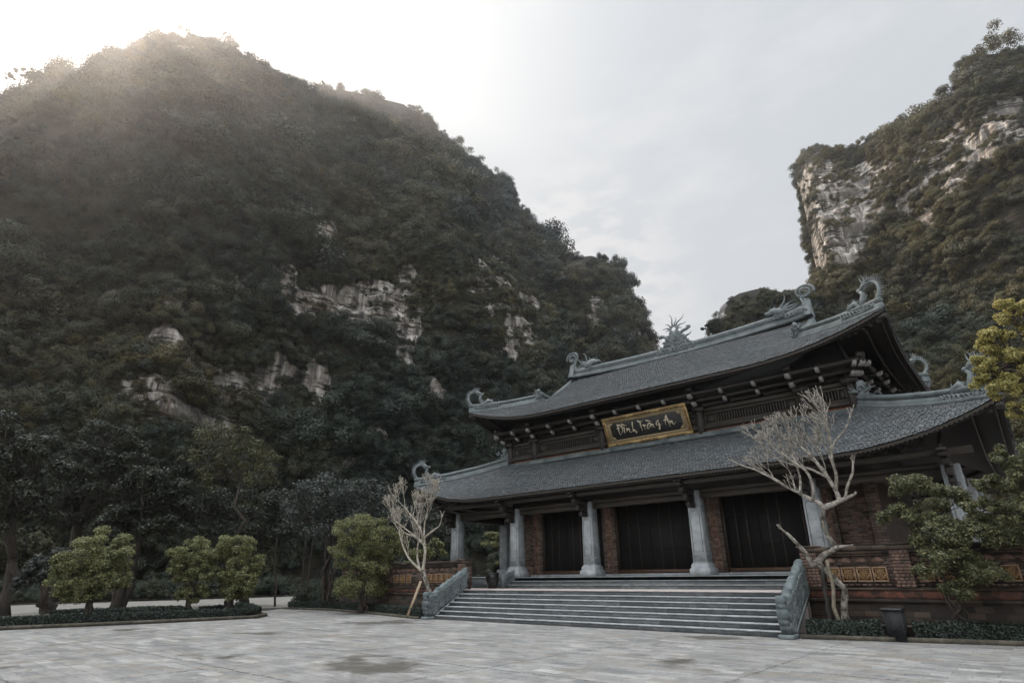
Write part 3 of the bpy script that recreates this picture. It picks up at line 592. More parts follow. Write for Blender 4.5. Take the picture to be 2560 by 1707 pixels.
for nm, zf, Rf, dtop in (('lower_roof', zl, LR, 3.5), ('upper_roof', zu, UR, YM-24.0)):
    base = shell(zf, **Rf, dtop=dtop, dz=-.03).build(nm, M['tilebase'], temple)
    for sd in 'fblr': tiles(zf, **Rf, dtop=(dtop if sd in 'fb' else Rf['dx']), side=sd).build('tile_slope', M['tile'], base)
    sm = MB(); u = shell(zf, **Rf, dtop=dtop*.96, dz=-.17); u.build('soffit', M['wood'], base)
    soffit_teeth(zf, Rf).build('eave_tile_edge', M['beamwood'], base); eave_board(zf, Rf, .16, -.16, -.27).build('eave_board', M['wood'], base)
    eave_board(zf, Rf, .75, -.18, -.40).build('eave_purlin', M['beamwood'], base)
    for sx in (-1, 1):
        for sy in (-1, 1):
            n = 26; tt = np.linspace(0, 1, n)
            x = sx*(Rf['xe']-Rf['dx']*tt); q = sy*(Rf['qe']-Rf['dq']*tt); pth = [P_(a, b, float(zf(np.array(a), np.array(b)))+.02, Rf['xe'], Rf['qe']) for a, b in zip(x, q)]
            ridge_bar(pth, .38 if nm == 'upper_roof' else .36, .09, 'hip_ridge', base)
            # corner rafter below, with a stack of rounded ends
            rb = MB(); pr = np.array(pth[:16]); rb.tube(pr-np.array([0, 0, .33]), np.linspace(.10, .15, 16), 8)
            for kk in range(6): rb.ball(pr[2+2*kk]-np.array([0, 0, .42+.03*kk]), (.11, .11, .1), 8)
            rb.build('corner_rafter', M['wood'], base, smooth=True)
UPR = bpy.data.objects['upper_roof']; LOR = bpy.data.objects['lower_roof']
zr = lambda x: 13.42+.30*(abs(x)/7.35)**2.2
ridge_bar([(XC+x, YM, zr(x)) for x in np.linspace(-7.35, 7.35, 40)], .46, .15, 'main_ridge', UPR)
mb = MB()
for i in range(150):
    x = -7.2+i*14.4/149; mb.box(XC+x-.025, XC+x+.025, YM-.19, YM+.19, zr(x)+.26, zr(x)+.31)
mb.build('ridge_teeth', M['ridge'], UPR)
for sx in (-1, 1):
    for sy in (-1, 1):
        pth = []
        for t in np.linspace(0, 1, 14):
            q = sy*(.05+(UR['qe']-UR['dq']-.05)*t); x = sx*7.35; zz = float(zu(np.array(x*.995), np.array(q))); pth.append((XC+x, YM+q, max(zz, 0)+.03))
        ridge_bar(pth, .5, .13, 'gable_ridge', UPR)
    q = UR['qe']-UR['dq']; zb = float(zu(np.array(7.3), np.array(q)))
    mb = MB(); mb.add([(XC+sx*7.42, YM-q, zb-.25), (XC+sx*7.42, YM+q, zb-.25), (XC+sx*7.42, YM, 13.6), (XC+sx*7.2, YM-q, zb-.25), (XC+sx*7.2, YM+q, zb-.25), (XC+sx*7.2, YM, 13.6)], [(0, 1, 2), (5, 4, 3), (0, 2, 5, 3), (1, 4, 5, 2), (0, 3, 4, 1)]); mb.build('gable', M['ridge'], UPR)
    mb = MB(); mb.add([(XC+sx*7.42, YM-.42, zr(7.3)-.1), (XC+sx*7.42, YM+.42, zr(7.3)-.1), (XC+sx*7.42, YM+.05, 14.55), (XC+sx*7.42, YM-.05, 14.55), (XC+sx*7.1, YM-.42, zr(7.3)-.1), (XC+sx*7.1, YM+.42, zr(7.3)-.1), (XC+sx*7.1, YM+.05, 14.55), (XC+sx*7.1, YM-.05, 14.55)],
        [(0, 1, 2, 3), (7, 6, 5, 4), (0, 3, 7, 4), (1, 5, 6, 2), (3, 2, 6, 7)]); mb.build('gable_cap', M['ridge'], UPR)
# flashing where the lower roof meets the upper wall
mb = MB()
for k in range(13):
    x0 = -9.3+k*18.6/13; x1 = x0+18.6/13; dz = .025*(k % 2)
    mb.box(XC+x0, XC+x1-.004, YW-.24-.01*(k % 2), YW-.06, 7.42, 7.58+dz); mb.box(XC+x0, XC+x1-.004, YW-.18-.01*(k % 2), YW-.064, 7.59+dz, 7.66+dz)
mb.build('roof_flashing', M['ridge'], LOR)
# ------------------------------------------------------------------ ornaments
def wavy(mb, a, b, r, amp=.1, ph=0, k=6, nrm=(0, 1, 0), n=9, tip=.12):
    a = np.asarray(a, float); b = np.asarray(b, float); t = np.linspace(0, 1, n); s = unit(np.cross(b-a, np.asarray(nrm, float))); L_ = np.linalg.norm(b-a)
    P = a+(b-a)*t[:, None]+s*(np.sin(t*5.5+ph)*amp*L_*t**.6)[:, None]; mb.tube(P, r*(1-t*(1-tip)), k)
def spiral(mb, c, R0, turns, r, nrm='y', dirn=1, ph=0, n=40, r1=None, end=.12):
    t = np.linspace(0, 1, n); a = ph+dirn*t*turns*2*math.pi; R = R0*(1-t*(1-end)); P = np.zeros((n, 3)); P[:, 0] = np.cos(a)*R; P[:, 2] = np.sin(a)*R
    if nrm != 'y': d = np.asarray(nrm, float); P = np.stack([P[:, 0]*d[0], P[:, 0]*d[1], P[:, 2]], 1)
    mb.tube(P+np.asarray(c, float), np.linspace(r, r1 or r*.6, n), 6)
def place(P, o, d): # local (along, up, across) -> world, d = horizontal unit direction
    P = np.atleast_2d(P); d = np.asarray(d, float); s = np.array([-d[1], d[0], 0]); return np.asarray(o, float)+P[:, :1]*d+P[:, 1:2]*np.array([0, 0, 1.])+P[:, 2:3]*s
def ridge_dragon(sx):
    mb = MB(); rg = np.random.default_rng(3); xb = XC+sx*7.2; d = np.array([-sx, 0, 0.]); o = np.array([xb, YM, 13.92])
    pl = lambda *q: place(np.array(q, float), o, d)
    for y in (-.07, .07):
        mb.tube(pl((1.05,.2,y),(1.35,.36,y),(1.62,.45,y),(1.85,.38,y),(2.02,.46,y)), [.22,.24,.2,.13,.08], 8)          # head and snout
        mb.tube(pl((1.35,.16,y),(1.6,.08,y),(1.85,.1,y),(1.98,.18,y)), [.15,.12,.08,.05], 8)                            # jaw
        mb.ball(pl((1.5,.6,y*2))[0], .07, 8)
    for i in range(13):
        a = R_(100+i*9); s = pl((1.25,.3,0))[0]; L_ = .75+.35*math.sin(i*1.7); wavy(mb, s+np.array([0, (-1)**i*.09, .05]), s+np.array([d[0]*math.cos(a)*L_, (-1)**i*.14, .15+abs(math.sin(a))*L_*.8-.1]), .095, .09, i)
    for i in range(6): wavy(mb, pl((1.2-.16*i,.18,0))[0], pl((.75-.2*i,.62-.05*i,.06*(-1)**i))[0], .07, .1, i)
    for i in range(4): wavy(mb, pl((1.75,.42,.05*(-1)**i))[0], pl((1.7-.15*i,.85-.06*i,.08*(-1)**i))[0], .05, .1, i)
    for i in range(8): spiral(mb, pl((.1+.2*i,-.02+.03*(i % 2),.12))[0]-np.array([0, .2, 0]), .14, 1.2, .035, ph=i)
    for i in range(8): spiral(mb, pl((.1+.2*i,-.02+.03*(i % 2),.12))[0]+np.array([0, .1, 0]), .14, 1.2, .035, ph=i)
    mb.tube(pl((1.3,.1,0),(.8,.05,0),(.4,.08,0),(.1,.25,0)), [.2,.22,.2,.15], 8)
    for k in range(3):                                                                                                  # tail strands
        mb.tube(pl((.35-.14*k,.12,0),(.15-.14*k,.35,0),(.12-.15*k,.6,0),(.2-.17*k,.82-.1*k,0)), [.09,.075,.06,.05], 6)
        spiral(mb, pl((.26-.17*k,.84-.1*k,0))[0], .07, 1, .03)
    t = np.linspace(0, 1, 60); a = R_(200)-t*R_(560); R = .43*(1-t*.62); c = pl((-.02,1.12,0))[0]
    mb.tube(np.stack([c[0]+d[0]*-np.cos(a)*-R*1.12, np.full(60, YM), c[2]+np.sin(a)*R*.88], 1), np.linspace(.075,.04,60), 6)
    mb.tube(np.stack([c[0]+d[0]*np.cos(a[:34])*(R[:34]-.12), np.full(34, YM), c[2]+np.sin(a[:34])*(R[:34]-.12)*.85], 1), np.linspace(.04,.03,34), 6)
    for q in ((-.1,1.0,0),(.12,1.2,0)): spiral(mb, pl(q)[0], .09, 1.2, .03)
    mb.build('ridge_dragon', M['carved'], temple, smooth=True)
ridge_dragon(-1); ridge_dragon(1)
mb = MB(); zb = zr(0)+.1                                                   # sun and cloud finial in the middle of the ridge
rg = np.random.default_rng(8); sc_ = np.array([XC, YM, 15.05])
t = np.linspace(0, 2*math.pi, 33); mb.tube(np.stack([sc_[0]+.2*np.cos(t), np.full(33, YM), sc_[2]+.2*np.sin(t)], 1), .07, 8)
for a, L_ in ((165,.5),(135,.42),(98,.78),(72,.5),(48,.85),(20,.62),(-2,.3),(182,.3)):
    a = R_(a); u = np.array([math.cos(a), 0, math.sin(a)]); wavy(mb, sc_+u*.22, sc_+u*(.24+L_), .06, .1, a)
for lev, (z, hw, n) in enumerate(((13.72,.98,8),(13.95,.85,7),(14.18,.64,5),(14.4,.5,4),(14.6,.34,3),(14.78,.18,2))):
    for i in range(n):
        x = -hw+2*hw*i/max(1, n-1)+rg.uniform(-.04, .04); r = .17 if lev < 3 else .13
        for y in (-.16+.02*lev, .16-.02*lev): spiral(mb, (XC+x, YM+y, z+rg.uniform(-.02, .04)), r, 1.3, .045, ph=rg.uniform(0, 6), dirn=rg.choice((-1, 1)))
    mb.box(XC-hw-.05, XC+hw+.05, YM-.13+.012*lev, YM+.13-.012*lev, z-.16, z+.1)
for a, b in (((-.3,14.6),(-.85,14.75)),((.3,14.65),(.9,14.95))):
    wavy(mb, (XC+a[0], YM, a[1]), (XC+b[0], YM, b[1]), .1, .08, 0, tip=.9); mb.ball((XC+b[0], YM, b[1]), (.15, .1, .12), 10)
for a, b in (((-.7,14.0),(-1.15,14.15)),((.6,14.35),(1.05,14.65)),((.3,14.5),(.62,14.62))): wavy(mb, (XC+a[0], YM, a[1]), (XC+b[0], YM, b[1]), .09, .12, 1)
mb.build('sun_finial', M['carved'], temple, smooth=True)
def corner_dragon(R, zf, sx, sy, s=1.0, out=.1):
    mb = MB(); rg = np.random.default_rng(int(20+sx+3*sy)); c = np.array(P_(sx*R['xe'], sy*R['qe'], float(zf(np.array(sx*R['xe']), np.array(sy*R['qe']))), R['xe'], R['qe']))
    d = unit(np.array([-sx*R['dx'], -sy*R['dq'], 0.])); o = c+d*out+np.array([0, 0, .12]); pl = lambda *q: place(np.array(q, float)*s, o, d)
    # sweeping neck
    key = np.array([(1.7,.12),(1.1,.10),(.6,.08),(.2,.2),(-.08,.45),(-.18,.76),(-.1,1.04),(.12,1.2),(.36,1.2)]); kt = np.arange(len(key)); tt = np.linspace(0, len(key)-1, 28)
    path = np.stack([np.interp(tt, kt, key[:, 0]), np.interp(tt, kt, key[:, 1]), np.zeros(28)], 1)
    for _ in range(2): path[1:-1] = (path[:-2]+2*path[1:-1]+path[2:])/4
    cx, cz = .45, .7
    rad = np.interp(np.linspace(0, 1, len(path)), [0, .25, .5, .75, 1], [.07, .105, .095, .062, .055])*s; W = place(path*s, o, d); mb.tube(W, rad, 8)
    for i in range(9, len(path)-1):                                          # dorsal spikes
        tg = path[i]-path[i-1]; nrm = np.array([-tg[1], tg[0], 0]); nrm = -nrm/np.linalg.norm(nrm) if (nrm@(path[i]-np.array([cx, cz, 0]))) < 0 else nrm/np.linalg.norm(nrm)
        wavy(mb, place(path[i]*s, o, d)[0], place((path[i]+nrm*.24+np.array([0, .03, 0]))*s, o, d)[0], .05*s, .08, i, 5, n=5)
    hd = path[-1]
    mb.tube(place(np.array([hd+[-.02, 0, 0], hd+[.12, -.03, 0], hd+[.26, -.1, 0], hd+[.36, -.16, 0]])*s, o, d), np.array([.12, .13, .09, .06])*s, 8)
    mb.tube(place(np.array([hd+[.05, -.12, 0], hd+[.2, -.2, 0], hd+[.27, -.25, 0]])*s, o, d), np.array([.07, .05, .03])*s, 6)
    for i in range(9):
        a = R_(60+i*17); wavy(mb, place((hd+[.05, .02, (-1)**i*.06])*s, o, d)[0], place((hd+[.05+math.cos(a)*.36, .04+math.sin(a)*.36, (-1)**i*.1])*s, o, d)[0], .05*s, .12, i, 5, n=6)
    # smaller coiled dragon inside the curve
    mb.tube(pl((1.55,.28,0),(1.4,.5,.03),(1.15,.62,0),(.98,.45,-.03),(.85,.35,0),(.7,.55,.03),(.62,.85,0),(.72,1.0,0)), np.array([.07,.12,.13,.1,.1,.12,.1,.08])*s, 8)
    mb.ball(pl((1.62,.3,0))[0], np.array([.12,.1,.1])*s, 8); mb.ball(pl((.78,1.06,0))[0], np.array([.1,.1,.1])*s, 8)
    for i in range(12): 
        p = (.5+.1*i, .3+.25*abs(math.sin(i*1.1)), .0); wavy(mb, pl(p)[0], pl((p[0]+rg.uniform(-.2,.2), p[1]+rg.uniform(.05,.26), rg.uniform(-.15,.15)))[0], .05*s, .1, i, 5, n=5)
    for i in range(9):                                                      # wave relief along the ridge foot
        for y in (-.13, .13): spiral(mb, pl((.35+.18*i, .1+.02*i, y))[0], .13*s, 1.1, .035*s, nrm=(d[0], d[1]), ph=i)
        wavy(mb, pl((1.9-.17*i,.4-.03*i,.13))[0], pl((1.75-.17*i,-.02,.15))[0], .04*s, .12, i, 5, n=5); wavy(mb, pl((1.9-.17*i,.4-.03*i,-.13))[0], pl((1.75-.17*i,-.02,-.15))[0], .04*s, .12, i, 5, n=5)
    mb.build('corner_dragon', M['carved'], temple, smooth=True)
for sx in (-1, 1):
    for sy in (-1, 1): corner_dragon(UR, zu, sx, sy, .92); corner_dragon(LR, zl, sx, sy, .9)
def lump(c, s, seed, name='hip_guardian'):
    mb = MB(); rg = np.random.default_rng(seed); c = np.asarray(c, float); mb.ball(c, np.array([.2, .18, .26])*s, 8); mb.ball(c+[0, -.08*s, .3*s], .15*s, 8)
    for i in range(18):
        u = unit(rg.normal(size=3)+np.array([0, 0, .5])); wavy(mb, c+u*.12*s, c+u*(.34+rg.uniform(0, .25))*s, .065*s, .12, i, 5, n=6)
    for i in range(7): spiral(mb, c+rg.normal(0, .16, 3)*s, .12*s, 1.1, .04*s, ph=i)
    mb.build(name, M['carved'], temple, smooth=True)
for sx in (-1, 1):
    for sy in (-1, 1):
        z = float(zu(np.array(7.3), np.array(sy*(UR['qe']-UR['dq'])))); lump((XC+sx*7.3, YM+sy*(UR['qe']-UR['dq']+.1), z+.35), .85, 5+sx+sy)
        z = float(zl(np.array(9.15), np.array(sy*(LR['qe']-LR['dq'])))); lump((XC+sx*9.35, YM+sy*(LR['qe']-LR['dq']+.05), z+.5), 1.15, 15+sx+sy)
# ------------------------------------------------------------------ upper storey
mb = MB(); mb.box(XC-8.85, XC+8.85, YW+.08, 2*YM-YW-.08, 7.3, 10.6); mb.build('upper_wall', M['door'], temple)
for x in (-9, -B_, -A_, A_, B_, 9):
    mb = MB(); mb.lathe([(.19, 7.4), (.2, 8.2), (.19, 9.3)], XC+x, YW, 16); mb.box(XC+x-.28, XC+x+.28, YW-.3, YW+.2, 8.66, 8.86); mb.build('upper_post', M['wood'], temple, smooth=False)
for sx in (-1, 1):
    for yy in (28.4, 31.4): mb = MB(); mb.lathe([(.19, 7.4), (.19, 9.3)], XC+sx*9, yy, 12); mb.build('upper_post', M['wood'], temple)
edges = [-9, -B_, -A_, A_, B_, 9]
for a, b in zip(edges[:-1], edges[1:]):
    x0 = XC+a+.2; x1 = XC+b-.2; fr = MB()
    for z0, z1 in ((8.0, 8.08), (8.50, 8.58)): fr.bbox(x0, x1, YW-.04, YW+.08, z0, z1)
    wdw = x1-x0; pan = min(.5, wdw*.2); 
    for xa in (x0, x0+pan, x1-pan-.06, x1-.06): fr.bbox(xa, xa+.06, YW-.03, YW+.075, 8.083, 8.497)
    fo = fr.build('window_frame', M['beamwood'], temple)
    bars = MB(); n = max(5, int((wdw-2*pan)/.125))
    for i in range(n):
        xb = x0+pan+.08+(wdw-2*pan-.16)*(i+.5)/n; bars.bbox(xb-.022, xb+.022, YW-.01, YW+.03, 8.075, 8.505, .006)
    bars.build('lattice', M['beamwood'], fo)
    sp_b = MB(); sp_b.box(x0+.06, x0+pan, YW+.01, YW+.05, 8.083, 8.497); sp_b.build('side_panel', M['wood'], fo); sp_b = MB(); sp_b.box(x1-pan, x1-.06, YW+.01, YW+.05, 8.083, 8.497); sp_b.build('side_panel', M['wood'], fo)
    rl = MB(); rl.tube([(x0-.04, YW-.03, 7.9), (x1+.04, YW-.03, 7.9)], .105, 10); rl.build('lower_rail', M['beamwood'], temple, smooth=True)
    rl = MB(); rl.tube([(x0-.04, YW-.03, 8.7), (x1+.04, YW-.03, 8.7)], .11, 10); rl.build('upper_rail', M['beamwood'], temple, smooth=True)
    bd = MB(); bd.box(x0-.02, x1+.02, YW+.0, YW+.06, 7.5, 7.79); bd.build('red_board', M['redboard'], temple)
mb = MB(); mb.box(XC-9.2, XC+9.2, YW-.06, YW+.1, 8.87, 9.06); mb.build('tie_beam', M['wood'], temple)
for i, (yy, zz) in enumerate(((25.25, 9.12), (24.85, 9.36))):
    mb = MB(); mb.tube([(XC-9.3-.3*i, yy, zz), (XC+9.3+.3*i, yy, zz)], .10, 8)
    for sx in (-1, 1): mb.tube([(XC+sx*(9.35+.35*i), yy, zz), (XC+sx*(9.35+.35*i), 2*YM-yy, zz)], .10, 8)
    mb.build('bracket_purlin', M['wood'], temple, smooth=True)
def bracket(p, d, big, lead=None):
    p = np.asarray(p, float); d = np.asarray(d, float); s = np.array([-d[1], d[0], 0]); 
    def arm(mb, L0, L1, z, w, h, up):
        rings = []
        for L_, zz, hh in ((L0, z, h), (L1-.22, z, h), (L1-.08, z+up*.3, h*.95), (L1, z+up, h*.8)):
            c = p+d*L_; rings.append([c-s*w+np.array([0, 0, zz-hh]), c+s*w+np.array([0, 0, zz-hh]), c+s*w+np.array([0, 0, zz+hh]), c-s*w+np.array([0, 0, zz+hh])])
        mb.loft(rings)
    w = .095 if big else .065; mb = MB(); arm(mb, -.1, .52, 8.93, w, .07, .03); arm(mb, -.1, .92, 9.20, w, .075, .05)
    c = p+d*.72; mb.loft([[c-s*w*1.3-d*.09+[0,0,z], c+s*w*1.3-d*.09+[0,0,z], c+s*w*1.3+d*.09+[0,0,z], c-s*w*1.3+d*.09+[0,0,z]] for z in (9.28, 9.52)])
    if big:
        c = p+d*.9; mb.loft([[c-s*.15-d*.12+[0,0,z], c+s*.15-d*.12+[0,0,z], c+s*.15+d*.12+[0,0,z], c-s*.15+d*.12+[0,0,z]] for z in (9.46, 9.66)])
    o = mb.build('bracket', M['wood'], temple); tp = MB(); arm(tp, .80, 1.02, 9.19, w*1.03, .075, .07); tp.build('bracket_tip', M['tip'], o); tp = MB(); arm(tp, .42, .62, 8.92, w*1.03, .068, .05); tp.build('bracket_tip', M['tip'], o)
for x in (-8.1, -B_+.2, -5.55, -4.1, -A_, -1.33, 0, 1.33, A_, 4.1, 5.55, B_-.2, 8.1): bracket((XC+x, YW, 0), (0, -1, 0), abs(x) in (A_, B_-.2))
for sx in (-1, 1):
    for y in (26.9, 28.4, 29.9, 31.4, 32.9): bracket((XC+sx*9, y, 0), (sx, 0, 0), y in (28.4, 31.4))
    for q in (-.35, 0, .35):
        dd = unit(np.array([sx*(1-q*.9), -(1+q*.9), 0.])); bracket((XC+sx*9, YW, 0), dd, q == 0)
# ------------------------------------------------------------------ name board over the door
sign = thing('name_board', (XC, 25.3, 8.2), 'gilt framed black name board lettered Đình Tràng An, leaning out between the two roofs', 'sign')
SC = np.array([(170,575),(1835,245),(2030,850),(360,1110)], float)
def homog(src, dst):
    A = []
    for (x, y), (u, v) in zip(src, dst): A += [[x,y,1,0,0,0,-u*x,-u*y,-u],[0,0,0,x,y,1,-v*x,-v*y,-v]]
    return np.linalg.svd(np.array(A))[2][-1].reshape(3, 3)
SW, SH = 4.56, 1.48; HM = homog(SC, [(-SW/2, SH/2), (SW/2, SH/2), (SW/2, -SH/2), (-SW/2, -SH/2)])
SB = np.array([XC, 25.50, 7.70]); ST = np.array([XC, 24.93, 9.06]); SU = unit(ST-SB); SX = np.array([1., 0, 0]); SN = np.cross(SX, SU)   # SN points out of the board
def sp(x, y, h=0): return (SB+ST)/2+SX*x+SU*y+SN*h
def spx(u, v): q = HM@np.array([u, v, 1.]); return q[0]/q[2], q[1]/q[2]
def sbox(mb, x0, x1, y0, y1, h0, h1, b=.02):
    mb.loft([[sp(x0, y0, h0), sp(x1, y0, h0), sp(x1, y1, h0), sp(x0, y1, h0)], [sp(x0, y0, h1-b), sp(x1, y0, h1-b), sp(x1, y1, h1-b), sp(x0, y1, h1-b)], [sp(x0+b, y0+b, h1), sp(x1-b, y0+b, h1), sp(x1-b, y1-b, h1), sp(x0+b, y1-b, h1)]])
mb = MB(); W2, H2 = SW/2, SH/2; f = .17
sbox(mb, -W2, W2, H2-f, H2, -.05, .05); sbox(mb, -W2, W2, -H2, -H2+f, -.05, .05); sbox(mb, -W2, -W2+f, -H2+f+.002, H2-f-.002, -.05, .05); sbox(mb, W2-f, W2, -H2+f+.002, H2-f-.002, -.05, .05)
for y in (H2-f*.5, -H2+f*.5): mb.tube([sp(-W2+.1, y, .045), sp(W2-.1, y, .045)], .055, 10)
for x in (-W2+f*.5, W2-f*.5): mb.tube([sp(x, -H2+.16, .045), sp(x, H2-.16, .045)], .05, 10)
mb.build('frame', M['gold'], sign)
mb = MB(); cb = MB()
for y in (H2-f*.5, -H2+f*.5):
    for cx in (-1.35, .05, 1.45):
        for i in range(9):
            x = cx-.44+.11*i; cb.ball(sp(x, y, .085), (.07, .05, .07), 6); mb.tube([sp(x-.03, y+.03*(-1)**i, .12), sp(x+.04, y-.03*(-1)**i, .125)], .022, 5)
for x in (-W2+f*.5, W2-f*.5):
    for i in range(8): cb.ball(sp(x, -.4+.115*i, .08), (.055, .05, .07), 6); mb.tube([sp(x-.02, -.43+.115*i, .11), sp(x+.02, -.38+.115*i, .115)], .02, 5)
cb.build('frame_carving_ground', M['panelback'], sign); mb.build('frame_carving', M['gold'], sign)
mb = MB(); g0, g1 = W2-f, H2-f; g2 = .14
sbox(mb, -g0+.002, g0-.002, g1-g2, g1-.002, -.04, .012, .008); sbox(mb, -g0+.002, g0-.002, -g1+.002, -g1+g2, -.04, .012, .008); sbox(mb, -g0+.002, -g0+g2+.05, -g1+g2+.002, g1-g2-.002, -.04, .012, .008); sbox(mb, g0-g2-.05, g0-.002, -g1+g2+.002, g1-g2-.002, -.04, .012, .008)
for sx in (-1, 1):
    for sy in (-1, 1): 
        q = [(g0-g2-.05, g1-g2), (g0-g2-.27, g1-g2), (g0-g2-.2, g1-g2-.1), (g0-g2-.05, g1-g2-.2)]; v = [sp(sx*a, sy*b, h) for h in (-.02, .014) for a, b in q]
        mb.add(v, [(0, 1, 2, 3), (7, 6, 5, 4), (0, 4, 5, 1), (1, 5, 6, 2), (2, 6, 7, 3), (3, 7, 4, 0)])
rg = np.random.default_rng(4)
for i in range(260):
    e = rg.random(); x = rg.uniform(-g0+.05, g0-.05); y = rg.choice((-1, 1))*(g1-g2*rg.uniform(.2, .85))
    if e < .3: x = rg.choice((-1, 1))*(g0-(g2+.05)*rg.uniform(.15, .9)); y = rg.uniform(-g1+.1, g1-.1)
    a = rg.uniform(0, 6.28); mb.tube([sp(x, y, .018), sp(x+.05*math.cos(a), y+.03*math.sin(a), .024)], .012, 4)
mb.build('inner_border', M['goldmuted'], sign)
mb = MB(); sbox(mb, -g0+.05, g0-.05, -g1+.05, g1-.05, -.06, -.005, .004); mb.build('panel', M['lacquer'], sign)
for sx in (-1, 1): mb = MB(); mb.box(XC+sx*1.85-.05, XC+sx*1.85+.05, 25.3, 25.62, 8.5, 8.6); mb.build('hanger', M['wood'], sign)
STROKES = [[(505,690),(527,780),(545,835),(570,872)],[(480,680),(535,684),(590,722),(608,780),(592,838),(562,868)],[(488,745),(525,748),(562,738)],[(563,664),(620,684),(682,692)],
 [(622,712),(640,770),(643,815),(652,834),(675,818)],[(688,738),(693,790),(698,815)],[(694,790),(715,752),(738,760),(748,805),(768,826),(790,800)],[(787,620),(795,680),(808,760),(818,818)],[(812,800),(838,770),(855,800),(872,822),(895,796)],[(884,802),(884,850)],
 [(885,598),(925,622),(965,612),(998,592)],[(940,622),(955,670),(980,740),(1005,792)],[(1002,680),(1030,690),(1045,735),(1062,774)],[(1030,700),(1055,682),(1072,690)],
 [(1148,636),(1112,652),(1094,712),(1108,754),(1138,730),(1150,650)],[(1150,650),(1158,715),(1172,722)],[(1055,590),(1110,603),(1175,614)],[(1170,655),(1184,690),(1194,722)],[(1184,690),(1205,665),(1222,722),(1250,722)],
 [(1310,585),(1278,620),(1268,664),(1292,690),(1318,655),(1312,590)],[(1318,640),(1342,700),(1352,768),(1330,742),(1345,690),(1378,660)],
 [(1457,488),(1448,560),(1452,640),(1472,684)],[(1457,488),(1492,570),(1530,660),(1560,718)],[(1414,590),(1475,582),(1542,574)],[(1540,600),(1555,640),(1565,660)],[(1552,632),(1582,600),(1602,650),(1635,672),(1668,612)]]
mb = MB()
for s in STROKES:
    q = np.array([spx(*p) for p in s]); n = 5*(len(q)-1)+1; t = np.linspace(0, len(q)-1, n); x = np.interp(t, range(len(q)), q[:, 0]); y = np.interp(t, range(len(q)), q[:, 1])
    if n > 6: x[1:-1] = (x[:-2]+x[1:-1]*2+x[2:])/4; y[1:-1] = (y[:-2]+y[1:-1]*2+y[2:])/4
    u = np.linspace(0, 1, n); r = .034*(.75+.35*np.sin(u*math.pi*1.6+.4))*(1-.45*u**3); mb.tube([sp(a, b, .012) for a, b in zip(x, y)], r, 7)
mb.build('lettering', M['letter'], sign, smooth=True)
# ------------------------------------------------------------------ lower storey
for sx in (-1, 1):
    for k, a in enumerate((A_, B_, C_)):
        x = XC+sx*a; ob = MB(); s0, s1 = .30, .26
        def sq(s, z, c=.035): return [(x-s+c, YC-s, z), (x+s-c, YC-s, z), (x+s, YC-s+c, z), (x+s, YC+s-c, z), (x+s-c, YC+s, z), (x-s+c, YC+s, z), (x-s, YC+s-c, z), (x-s, YC-s+c, z)]
        ob.loft([sq(s0, 2.02), sq(s1, 4.9)]); col = ob.build('column', M['stone'], temple)
        pb = MB(); pb.loft([sq(.43, ZV), sq(.43, 1.84), sq(.41, 1.88), sq(.37, 1.90), sq(.37, 2.0), sq(.35, 2.03), sq(.325, 2.07), sq(.315, 2.10)]); pb.build('plinth', M['stone'], col)
        rl = MB(); 
        for (nx, ny) in ((0, -1), (1, 0), (-1, 0)):
            def fp(u, z):
                s = s0+(s1-s0)*(z-2.02)/2.88+.006; return (x+nx*s+(u if nx == 0 else 0), YC+ny*s+(u if ny == 0 else 0), z)
            e = .20; rl.tube([fp(-e, 2.5), fp(-e, 4.0), fp(-.1, 4.12), fp(0, 4.06), fp(.1, 4.12), fp(e, 4.0), fp(e, 2.5), fp(-e, 2.5)], .012, 4)
            for i in range(7):
                u = -.19+.38*(i % 4)/3; z = 2.2+.12*(i//4); rl.tube([fp(u+.045*math.cos(q), z+.045*math.sin(q)) for q in np.linspace(0, 6.28, 9)], .011, 4)
            for u in (-.1, .1): rl.tube([fp(u+.06*math.cos(q), 4.26+.05*math.sin(q)) for q in np.linspace(0, 6.28, 9)], .011, 4)
        rl.build('relief', M['carved'], col)
        cbk = MB()                                                             # wooden bracket arm out to the eave purlin
        for L0, L1, z0, z1, w in ((-.1,.5,4.2,4.45,.1),(-.1,.75,4.45,4.75,.1),(-.1,1.05,4.75,4.98,.11),(.72,1.3,4.99,5.12,.14),(.8,1.36,5.13,5.26,.15)):
            cbk.bbox(x-w, x+w, YC-.28-L1, YC-.28-max(L0, -.02), z0, z1-.003, .03)
        cbk.build('eave_bracket', M['wood'], temple)
    for yy in (28.0, 31.8, 35.9):
        x = XC+sx*C_; ob = MB(); ob.bbox(x-.3, x+.3, yy-.3, yy+.3, 2.05, 4.9, .035); col = ob.build('column', M['stone'], temple); pb = MB(); pb.bbox(x-.42, x+.42, yy-.42, yy+.42, ZV, 2.06, .05); pb.build('plinth', M['stone'], col)
ce = [-C_, -B_, -A_, A_, B_, C_]
for a, b in zip(ce[:-1], ce[1:]):
    mb = MB(); mb.bbox(XC+a+.27, XC+b-.27, YC-.13, YC+.13, 4.58, 4.82, .03); mb.bbox(XC+a+.27, XC+b-.27, YC-.16, YC+.16, 4.823, 4.99, .03); mb.build('architrave', M['beamwood'], temple)
mb = MB(); mb.tube([(XC-12.3, YC-1.12, 5.17), (XC+12.3, YC-1.12, 5.17)], .12, 10); mb.build('eave_beam', M['beamwood'], temple, smooth=True)
for sx in (-1, 1):
    for y0, y1 in ((YC, 28.0), (28.0, 31.8), (31.8, 35.9)):
        mb = MB(); mb.bbox(XC+sx*C_-.13, XC+sx*C_+.13, y0+.3, y1-.3, 4.58, 4.98, .03); mb.build('architrave', M['beamwood'], temple)
mb = MB()                                                                     # veranda rafters and ceiling
